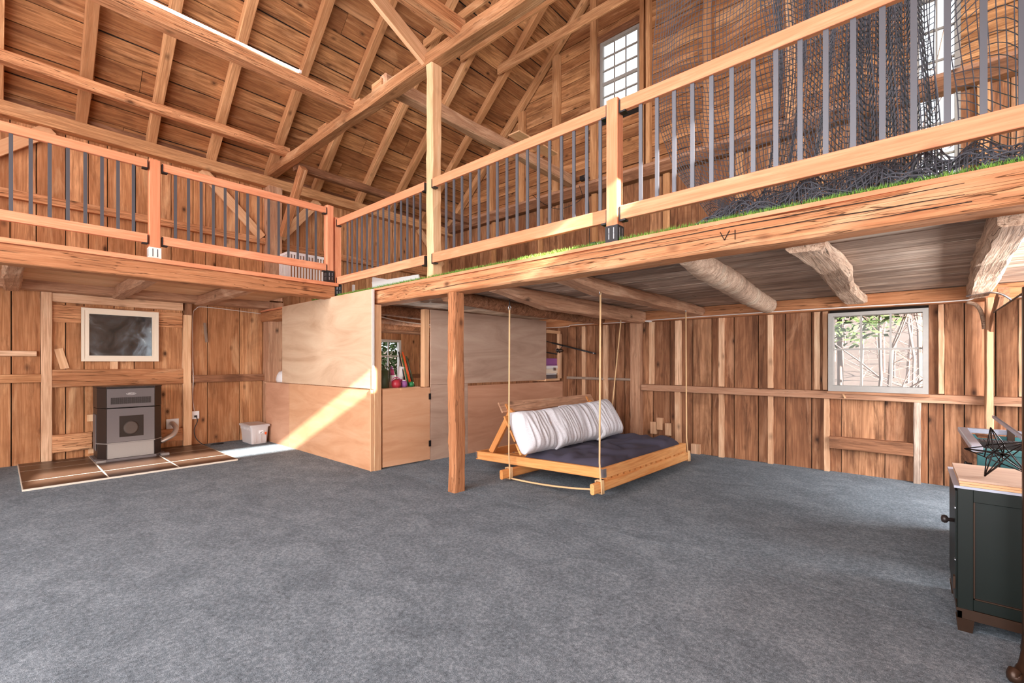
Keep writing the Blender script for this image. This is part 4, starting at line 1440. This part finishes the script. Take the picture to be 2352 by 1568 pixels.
# back rest: reclined boards on raking struts
for yy in (.10, LB - .14):
    a = BW @ Vector((-DB + .17, yy, .085))
    b = BW @ Vector((-1.26, yy, .60))
    plank('back_strut', a, b, .075, .04, BW.to_3x3() @ Vector((0, 1, 0)), 'swing_wood', sb, cham=.003)
    a = BW @ Vector((-1.03, yy, .06))
    b = BW @ Vector((-1.375, yy, .66))
    plank('back_post', a, b, .04, .03, BW.to_3x3() @ Vector((0, 1, 0)), 'swing_wood', sb)
for q in (.04, .30, .56, .80):
    a = BW @ Vector((-1.37 + .345 * q, .0, .655 - .60 * q))
    b = BW @ Vector((-1.37 + .345 * q, LB, .655 - .60 * q))
    plank('back_board', a, b, .135, .02, BW.to_3x3() @ Vector((.867, 0, .5)), 'joist_wood' if q < .1 else 'swing_wood', sb)
# mattress: thin wrinkled dark futon inside the rails
nx, ny = 44, 60
mv, mf = [], []
for layer in (0, 1):
    for j in range(ny + 1):
        for i in range(nx + 1):
            u, v_ = i / nx, j / ny
            e = min(u, 1 - u, v_, 1 - v_)
            ed = min(1, e / .05) ** .5
            x_ = -1.06 + 1.01 * u
            y_ = .05 + (LB - .10) * v_
            if layer:
                z_ = .06 + .085 * ed + .02 * noise.noise(Vector((x_ * 5, y_ * 5, 0))) + .034 * math.sin(x_ * 13 + 6 * noise.noise(Vector((x_ * 2, y_ * 3, 5)))) * noise.noise(Vector((x_ * 2, y_ * 2.5, 2))) * 2
                z_ += .03 * (v_ > .0) * (1 - abs(v_ - .95) / .2 if abs(v_ - .95) < .2 else 0)
            else:
                z_ = .002
            mv.append((x_, y_, z_))
N1 = (nx + 1) * (ny + 1)
for j in range(ny):
    for i in range(nx):
        p = j * (nx + 1) + i
        mf.append((N1 + p, N1 + p + 1, N1 + p + nx + 2, N1 + p + nx + 1))
        mf.append((p, p + nx + 1, p + nx + 2, p + 1))
per = [i for i in range(nx + 1)] + [j * (nx + 1) + nx for j in range(1, ny + 1)] + [ny * (nx + 1) + i for i in range(nx - 1, -1, -1)] + [j * (nx + 1) for j in range(ny - 1, 0, -1)]
for a_, b_ in zip(per, per[1:] + per[:1]):
    mf.append((a_, b_, N1 + b_, N1 + a_))
mo = link('futon_mattress', mesh_from(mv, mf, True), 'navy_fabric', None, BW)
tag(mo, 'thin crumpled dark navy futon mattress lying in the swing bed', 'mattress')


def pillow_mesh(w, h, t, seed, ribs):
    n1, n2 = 84, 36
    pv, pf_ = [], []
    for sgn in (1, -1):
        for j in range(n2 + 1):
            for i in range(n1 + 1):
                u, v_ = 2 * i / n1 - 1, 2 * j / n2 - 1
                pin = 1 - .06 * (1 - abs(v_) ** 3) * abs(u) ** 3
                x_ = u * w / 2 * (1 - .05 * (1 - v_ * v_) * u * u)
                y_ = v_ * h / 2 * (1 - .06 * (1 - u * u) * v_ * v_)
                prof = max(0, (1 - u ** 4)) ** .5 * max(0, (1 - v_ ** 4)) ** .5
                rib = 1.6 * ribs * (1 - 2 * abs(noise.noise(Vector((x_ * 17, y_ * 3.0, seed))))) + ribs * .35 * math.sin(u * w * 38 + 4 * noise.noise(Vector((x_ * 3, y_ * 2, seed))))
                z_ = sgn * (t / 2 * prof + (rib + .014 * noise.noise(Vector((x_ * 7, y_ * 5, seed + 8)))) * min(1, prof * 2))
                pv.append((x_, y_, z_))
    NN = (n1 + 1) * (n2 + 1)
    for j in range(n2):
        for i in range(n1):
            p = j * (n1 + 1) + i
            pf_.append((p, p + 1, p + n1 + 2, p + n1 + 1))
            pf_.append((NN + p, NN + p + n1 + 1, NN + p + n1 + 2, NN + p + 1))
    me = mesh_from(pv, pf_, True)
    bm = bmesh.new()
    bm.from_mesh(me)
    bmesh.ops.remove_doubles(bm, verts=bm.verts, dist=.0008)
    bm.to_mesh(me)
    bm.free()
    me.polygons.foreach_set('use_smooth', [True] * len(me.polygons))
    return me


PIL = [(.17, .48, .40, -2, 0, 'nearest of the four white pillows, its corner hanging over the bed side'), (.63, .46, .39, 2, .01, 'second white pillow from the near end of the swing bed'),
       (1.06, .50, .40, -1, .015, 'third white pillow from the near end, overlapping the second'), (1.52, .52, .41, 3, .03, 'farthest white pillow, highest in the row')]
for k_, (yy, w_, h_, rr_, dz, lab) in enumerate(PIL):
    me = pillow_mesh(w_ + .08, .50 + dz, .27, k_ * 7.3, .0075)
    c = BW @ Matrix.Translation((-1.00 + .02 * (k_ % 2), yy, .365 + dz * .7))
    R = Matrix(((0, -math.sin(math.radians(29)), math.cos(math.radians(29)), 0), (1, 0, 0, 0), (0, math.cos(math.radians(29)), math.sin(math.radians(29)), 0), (0, 0, 0, 1)))
    o = link('pillow', me, 'pillow_cloth', None, c @ R @ Matrix.Rotation(math.radians(rr_), 4, 'Z'))
    tag(o, lab, 'pillow', 'white ribbed pillows along the swing bed back')

# ropes
RP = [((-2.19, 3.74, 1.955), -.0225, -.035, 'front near rope of the swing bed tied round the protruding front beam'),
      ((-3.21, 3.60, 1.875), -1.1475, -.10, 'back near rope of the swing bed in front of the plywood'),
      ((-3.07, 5.80, 1.89), -1.1475, LB + .06, 'back far rope of the swing bed behind the pillows'),
      ((-2.15, 5.78, 1.955), -.0225, LB + .06, 'front far rope of the swing bed beside the window wall')]
B3 = BW.to_3x3()
for top, lx_, ly_, lab in RP:
    base_ = BW @ Vector((lx_, ly_, -.02))
    t = thing('swing_rope', base_, lab, 'rope')
    t['kind'] = 'thing'
    tube('strand', [BW @ Vector((lx_ + .032, ly_, -.035)), BW @ Vector((lx_ + .012, ly_, .0)), Vector(top).lerp(base_, .9), top], .0085, 'rope', t, 8)
    for q in (-.017, .0, .017):
        tube('wrap', [BW @ Vector((lx_ + .031 * a_, ly_ + q, -.07 + .059 * c_)) for a_, c_ in ((-1, -1), (1, -1), (1, 1), (-1, 1))], .009, 'rope', t, 6, True)
    tp = Vector(top)
    tube('hook', [(tp.x, tp.y + .02 * math.cos(a), tp.z + .005 + .025 * math.sin(a)) for a in [i * math.pi / 4 for i in range(8)]], .005, 'steel', t, 6, True)
    tube('hook_shank', [(tp.x, tp.y, tp.z + .02), (tp.x, tp.y, tp.z + .09)], .006, 'black_metal', t, 6)
o = tube('sagging_rope', catenary(BW @ Vector((-1.12, -.10, -.125)), BW @ Vector((-.045, -.035, -.10)), .022, 14), .0095, 'rope', None, 8)
tag(o, 'slack rope running just above the carpet between the two bed support beams', 'rope')

# ================================================================= CABLES ON THE PLATE
o = tube('plate_cable', spline([(-5.3, YB - .165, 1.95), (-4.84, YB - .165, 1.915), (-4.40, YB - .165, 1.913), (-4.25, YB - .165, 1.935), (-3.0, YB - .165, 1.915), (-2.95, YB - .165, 1.905), (-2.85, YB - .165, 1.93), (-1.0, YB - .165, 1.935), (.02, YB - .165, 1.925), (.33, YB - .165, 1.925), (.45, YB - .17, 1.93), (.47, YB - .2, 1.97), (.42, YB - .25, 1.985), (.44, YB - .32, 2.0)], 5), .006, 'cable_white', None, 6)
tag(o, 'long white cable along the wall plate above the six-pane window', 'cable')
o = tube('metal_conduit', spline([(.39, 6.05, 1.925), (.45, 6.0, 1.935), (.53, 5.9, 1.93), (.60, 5.85, 1.90), (.66, 5.85, 1.84)], 6), .009, 'steel', None, 8)
tag(o, 'curved flexible metal conduit under the rough hewn beam', 'conduit')
o = tube('black_wires', spline([(-4.6, 7.10, 4.56), (-4.55, 7.08, 4.3), (-4.9, 6.9, 4.15), (-5.3, 6.9, 4.35), (-5.6, 6.95, 4.6)], 6), .006, 'cable_black', None, 5)
tag(o, 'thin dark wires drooping under the grey joist at the gable wall', 'wire')
o = tube('black_wires', spline([(-4.45, 7.08, 4.58), (-4.4, 7.1, 4.2), (-4.38, 7.1, 3.4), (-4.3, 7.1, 2.8), (-4.36, 7.05, 2.4), (-4.3, 7.0, 2.22)], 6), .006, 'cable_black', None, 5)
tag(o, 'dark wire hanging down the gable wall to the turf', 'wire')
sl = thing('clamp_lamp', (-4.45, 7.0, 4.62), 'small black clamp lamp on the gable wall beam behind the balusters', 'lamp')
boxes('body', [(-4.52, -4.40, 6.98, 7.06, 4.60, 4.68)], 'black_metal', sl)
lathe('lens', (-4.38, 6.98, 4.64), [(0, 0), (.03, 0), (.035, .03), (0, .03)], 'steel', sl, 12, Matrix.Rotation(math.pi / 2, 4, 'X'))
tc = thing('small_tripod_lamp', (-1.9, 3.25, 2.2), 'small black lamp head on the turf left of the booted rail post', 'lamp')
boxes('head', [(-1.965, -1.925, 3.20, 3.24, 2.225, 2.28)], 'black_metal', tc)
lathe('lens', (-1.905, 3.22, 2.245), [(0, 0), (.018, 0), (.02, .03), (0, .03)], 'steel', tc, 12)

# ================================================================= RIGHT SIDE FURNITURE
cb = thing('green_cabinet', (.55, 3.35, 0), 'old dark green cabinet with a plywood top at the right edge', 'cabinet')
CX0, CX1, CY0, CY1 = .168, .98, 3.085, 3.60
box('body', CX0 + .012, CX1, CY0 + .012, CY1, .115, .69, 'green_paint', cb, axis=0)
box('stile', CX0, CX0 + .055, CY0, CY0 + .014, .112, .69, 'green_paint', cb, cham=.002, axis=2)
box('stile', CX1 - .06, CX1, CY0, CY0 + .014, .112, .69, 'green_paint', cb, cham=.002, axis=2)
box('rail', CX0 + .055, CX1 - .06, CY0, CY0 + .014, .63, .69, 'green_paint', cb, cham=.002)
box('rail', CX0 + .055, CX1 - .06, CY0, CY0 + .014, .112, .165, 'green_paint', cb, cham=.002)
box('molding', CX0 + .055, CX0 + .060, CY0 + .003, CY0 + .013, .165, .63, 'brown_metal', cb)
box('molding', CX0 + .055, CX1 - .06, CY0 + .003, CY0 + .013, .165, .170, 'brown_metal', cb)
box('bottom_molding', CX0 - .004, CX1, CY0 - .005, CY0 + .02, .098, .112, 'brown_metal', cb)
box('door', CX0 - .006, CX0 + .012, CY0 + .03, CY1 - .03, .14, .67, 'green_paint', cb)
box('skirt', CX0, CX1, CY0, CY0 + .016, .062, .098, 'brown_metal', cb)
box('skirt', CX0, CX0 + .016, CY0, CY1, .062, .098, 'brown_metal', cb)
for xx, yy in ((CX0 + .002, CY0 + .002), (CX0 + .002, CY1 - .05), (CX1 - .05, CY0 + .002), (CX1 - .05, CY1 - .05)):
    prism('foot', [(xx, yy), (xx + .05, yy), (xx + .05, yy + .05), (xx, yy + .05)], 0, .064, 'brown_metal', cb, 1.25)
lathe('knob', (CX0 - .006, CY0 + .12, .50), [(0, 0), (.009, 0), (.009, .02), (.018, .026), (.021, .036), (.016, .046), (0, .049)], 'stove_dark', cb, 16, Matrix.Rotation(-math.pi / 2, 4, 'Y'))
boxes('latch', [(CX0 - .014, CX0 - .006, CY0 + .02, CY0 + .05, .19, .25)], 'brown_metal', cb)
for zz in (.33, .585):
    boxes('hinge', [(CX0 - .009, CX0 - .004, CY0 + .025, CY0 + .05, zz - .002, zz + .004)], 'steel', cb)
box('top_edge', CX0 - .012, CX1, CY0 - .004, CY1 + .01, .69, .702, 'desk_edge', cb, axis=0)
tp = thing('plywood_stack', (.57, 3.33, .703), 'stacked plywood boards lying on the green cabinet', 'plywood')
for i, z in enumerate((.703, .7145, .726)):
    box('layer', CX0 + .008 - .002 * i, CX1, CY0 - .002 + .003 * i, CY1 - .05, z, z + .0105, 'new_board' if i < 2 else 'ply_grey', tp, axis=0)
# wire star
ws = thing('wire_star', (.318, 3.22, .737), 'black wire star ornament standing on the plywood top', 'ornament')
cs = Vector((.318, 3.22, .858))
stv, stf = [], []
nrm = Vector((-.45, -.86, .22)).normalized()
ux = Vector((0, 0, 1)).cross(nrm).normalized()
uy = nrm.cross(ux)
tips = [cs + (ux * math.sin(a) + uy * math.cos(a)) * .128 for a in [math.radians(-18 + 72 * i) for i in range(5)]]
inn = [cs + (ux * math.sin(a) + uy * math.cos(a)) * .05 for a in [math.radians(18 + 72 * i) for i in range(5)]]
fr_, bk_ = cs + nrm * .045, cs - nrm * .045
rods = []
for i in range(5):
    for q in (inn[i], inn[i - 1]):
        rods.append((tips[i], q))
    rods += [(tips[i], fr_), (tips[i], bk_), (inn[i], fr_), (inn[i], bk_)]
for i in range(5):
    rods.append((inn[i] + nrm * .02, tips[(i + 2) % 5]))
for a, b in rods:
    tube('wire', [a, b], .0028, 'star_wire', ws, 5)
# teal desk
td = thing('teal_desk', (.6, 4.4, 0), 'teal painted desk with an open top behind the green cabinet', 'desk')
DX0, DX1, DY0, DY1 = .285, 1.0, 3.87, 4.93
box('side_panel', DX0 + .02, DX1, DY0 + .02, DY0 + .05, .0, .755, 'teal_paint', td, axis=2)
box('side_panel', DX0 + .02, DX1, DY1 - .05, DY1 - .02, .0, .755, 'teal_paint', td, axis=2)
box('back_panel', DX1 - .02, DX1, DY0 + .02, DY1 - .02, .0, .755, 'teal_paint', td, axis=2)
box('front_stile', DX0 + .012, DX0 + .05, DY0 + .012, DY0 + .05, 0, .755, 'teal_paint', td)
box('panel_stile', DX0 + .10, DX0 + .106, DY0 + .014, DY0 + .022, .05, .72, 'green_paint', td)
dr = box('drawer', DX0 + .0, DX0 + .03, DY0 + .06, DY1 - .06, .60, .745, 'log_wood', td, axis=1)
lathe('knob', (DX0, DY0 + .16, .665), [(0, 0), (.006, 0), (.006, .02), (.013, .025), (.014, .033), (0, .037)], 'black_metal', dr, 12, Matrix.Rotation(-math.pi / 2, 4, 'Y'))
dr = box('drawer', DX0 + .0, DX0 + .03, DY0 + .06, DY1 - .06, .44, .59, 'log_wood', td, axis=1)
lathe('knob', (DX0, DY0 + .10, .60), [(0, 0), (.006, 0), (.006, .02), (.013, .025), (.014, .033), (0, .037)], 'black_metal', dr, 12, Matrix.Rotation(-math.pi / 2, 4, 'Y'))
box('drawer', DX0 + .0, DX0 + .03, DY0 + .06, DY1 - .06, .06, .43, 'teal_paint', td, axis=1)
box('top_rim', DX0 - .015, DX0 + .035, DY0, DY1, .765, .80, 'desk_edge', td, cham=.004)
box('top_rim', DX0 + .035, DX1, DY1 - .05, DY1, .765, .80, 'desk_edge', td, cham=.004)
box('top_rim', DX0 + .035, DX1, DY0, DY0 + .06, .755, .785, 'teal_paint', td, cham=.004)
box('well_floor', DX0 + .03, DX1, DY0 + .05, DY1 - .04, .69, .70, 'dark_void', td, axis=1)
box('well_divider', DX0 + .06, DX1, DY0 + .48, DY0 + .50, .70, .772, 'stove_dark', td)
kb = thing('keyboard', (.6, 4.7, .702), 'long dark keyboard lying in the open desk top', 'keyboard')
box('case', .36, .90, 4.62, 4.80, .702, .735, 'stove_dark', kb, cham=.004)
keys = [(.37 + i * .024, .39 + i * .024, 4.63, 4.76, .735, .742) for i in range(21)]
k_ = boxes('keys', keys, 'black_metal', kb)
k_['kind'] = 'stuff'
hl = box('hinged_flap', .33, .42, 4.30, 4.45, .80, .81, 'log_wood')
hl.rotation_mode = 'XYZ'
tag(hl, 'small tilted flap resting on the desk rim', 'flap')
# cheval stand
cv = thing('floor_stand', (.37, 2.88, 0), 'dark upright stand with a scroll foot at the right edge of the photo', 'stand')
box('upright', .354, .393, 2.86, 2.90, .10, 1.62, 'brown_metal', cv, cham=.006, axis=2)
tube('scroll_foot', spline([(.376, 2.865, .16), (.364, 2.82, .10), (.346, 2.77, .05), (.326, 2.73, .028), (.308, 2.71, .036), (.316, 2.725, .055)], 5), [.022] * 10 + [.026] * 10 + [.02] * 6, 'brown_metal', cv, 8)
tube('scroll_foot', spline([(.376, 2.865, .16), (.38, 2.95, .09), (.382, 3.0, .04), (.384, 3.035, .022)], 5), .02, 'brown_metal', cv, 8)
tube('scroll_foot', spline([(.376, 2.865, .16), (.44, 2.86, .09), (.50, 2.86, .04), (.54, 2.86, .022)], 5), .02, 'brown_metal', cv, 8)
dm = thing('dresser_mirror', (.53, 4.4, .80), 'wide frameless mirror with a silver bottom rail standing over the teal desk', 'mirror')
MA, MB = Vector((.500, 4.04, 0)), Vector((.512, 5.47, 0))
q = Vector((1, -.0084, 0))


def mp(n_, z0_, z1_, t0, t1, mat_, e=0.0):
    u_ = Vector((0, 0, (z0_ + z1_) / 2)) + q * ((t0 + t1) / 2)
    d_ = (MB - MA).normalized() * e
    return plank(n_, MA + u_ - d_, MB + u_ + d_, z1_ - z0_, t1 - t0, q, mat_, dm)


mp('mirror_glass', .862, 1.708, 0, .004, 'clean_mirror')
mp('back_panel', .860, 1.710, .004, .02, 'log_wood')
mp('bottom_rail', .838, .859, -.008, .024, 'desk_edge', .006)
mp('top_rail', 1.711, 1.718, -.004, .024, 'brown_metal', .004)
for yy in (4.15, 4.85):
    box('support', .524, .56, yy, yy + .05, .70, 1.5, 'brown_metal', dm, axis=2)

# ================================================================= OUTSIDE
gv, gf = [], []
gx_, gy_ = 40, 30
for j in range(gy_ + 1):
    for i in range(gx_ + 1):
        x_ = -60 + 110 * i / gx_
        y_ = YG + .4 + 70 * (j / gy_) ** 1.4
        z_ = -.6 + (.13 * max(0, y_ - 12)) + .5 * noise.noise(Vector((x_ * .1, y_ * .1, 0)))
        gv.append((x_, y_, z_))
for j in range(gy_):
    for i in range(gx_):
        p = j * (gx_ + 1) + i
        gf.append((p, p + 1, p + gx_ + 2, p + gx_ + 1))
gr_ = link('ground', mesh_from(gv, gf, True), 'leaf_litter')
tag(gr_, kind='structure')
gr2 = boxes('ground_beside_barn', [(-60, XL - .15, -30, YG + .5, -.7, -.5)], 'leaf_litter')
tag(gr2, kind='structure')


def tree_mesh(rng, H, r0):
    V_, F_ = [], []

    def add(p, d, L_, r, depth):
        pts = [p]
        n_ = 4 if depth else 8
        q = p.copy()
        dd = d.copy()
        for _ in range(n_):
            dd = (dd + Vector((rng.gauss(0, .1), rng.gauss(0, .1), rng.gauss(0, .04)))).normalized()
            q = q + dd * L_ / n_
            pts.append(q.copy())
        rs = [max(.004, r * (1 - .8 * i / n_)) for i in range(n_ + 1)]
        m = tube_mesh(pts, rs, 4 if depth else 6)
        b = len(V_)
        V_.extend([tuple(v.co) for v in m.vertices])
        F_.extend([tuple(b + i for i in pl.vertices) for pl in m.polygons])
        bpy.data.meshes.remove(m)
        if depth < 2:
            for k in range(11 if depth == 0 else 5):
                i = rng.randint(1, n_ - 1)
                a = rng.uniform(0, 2 * math.pi)
                nd = (Vector((math.cos(a), math.sin(a), rng.uniform(.1, 1.0)))).normalized()
                add(pts[i], nd, L_ * rng.uniform(.2, .42), rs[i] * .5, depth + 1)

    add(Vector((0, 0, 0)), Vector((0, 0, 1)), H, r0, 0)
    return mesh_from(V_, F_)


rng = random.Random(11)
tm = [tree_mesh(rng, rng.uniform(7, 10), rng.uniform(.035, .06)) for _ in range(4)]
for k in range(22):
    y_ = 12.5 + k * 1.1
    x_ = (y_ * rng.uniform(-.16, .06)) + rng.uniform(-.4, .4)
    z_ = -.6 + .13 * max(0, y_ - 12) - .4
    o = link('bare_tree', tm[k % 4], 'bark', None, Matrix.Translation((x_, y_, z_)) @ Matrix.Rotation(rng.uniform(0, 6), 4, 'Z') @ Matrix.Scale(rng.uniform(.8, 1.2), 4))
    tag(o, 'bare pale tree in the wood outside the six-pane window', 'tree', 'bare trees outside the window')
for k in range(6):
    x_, y_ = rng.uniform(-16, -11.5), rng.uniform(5.5, 11)
    o = link('bare_tree', tm[k % 4], 'bark', None, Matrix.Translation((x_, y_, -.6)) @ Matrix.Rotation(rng.uniform(0, 6), 4, 'Z'))
    tag(o, 'bare tree outside the window behind the partition', 'tree', 'trees outside the partition window')


def leafy(n, rx, rz, sz, seed):
    r_ = random.Random(seed)
    V_, F_ = [], []
    for _ in range(n):
        a, b, c = r_.gauss(0, 1), r_.gauss(0, 1), r_.gauss(0, 1)
        L_ = max(.01, math.sqrt(a * a + b * b + c * c))
        q = r_.random() ** .4
        p = Vector((a / L_ * rx * q, b / L_ * rx * q, rz + c / L_ * rz * q))
        d1 = Vector((r_.gauss(0, 1), r_.gauss(0, 1), r_.gauss(0, .5))).normalized() * sz
        d2 = d1.orthogonal().normalized() * sz * .4
        i = len(V_)
        V_ += [tuple(p - d1), tuple(p + d2), tuple(p + d1), tuple(p - d2)]
        F_.append((i, i + 1, i + 2, i + 3))
    return mesh_from(V_, F_)


lm = leafy(1500, .9, .9, .07, 5)
for k, (x_, y_, z_, s_, lab) in enumerate(((-1.2, 12.5, 1.6, 1.5, 'soft green evergreen boughs high in the window view'), (-1.05, 11.5, -.35, .55, 'low green shrub at the lower left of the window view'), (-.5, 12.9, -.3, .42, 'low green shrub at the lower middle of the window view'),
                                           (.05, 11.2, -.4, .42, 'low green shrub at the lower right of the window view'), (-12.5, 8.2, .3, 1.2, 'leafy green bush outside the window behind the partition'))):
    o = thing('evergreen_bush', (x_, y_, z_), lab, 'bush')
    l_ = link('foliage', lm, 'evergreen', o, Matrix.Translation((x_, y_, z_)) @ Matrix.Scale(s_, 4))
    l_['kind'] = 'stuff'
    tube('stem', [(x_, y_, -.8), (x_, y_, z_ + .9 * s_)], .04 * s_, 'bark', o, 5)
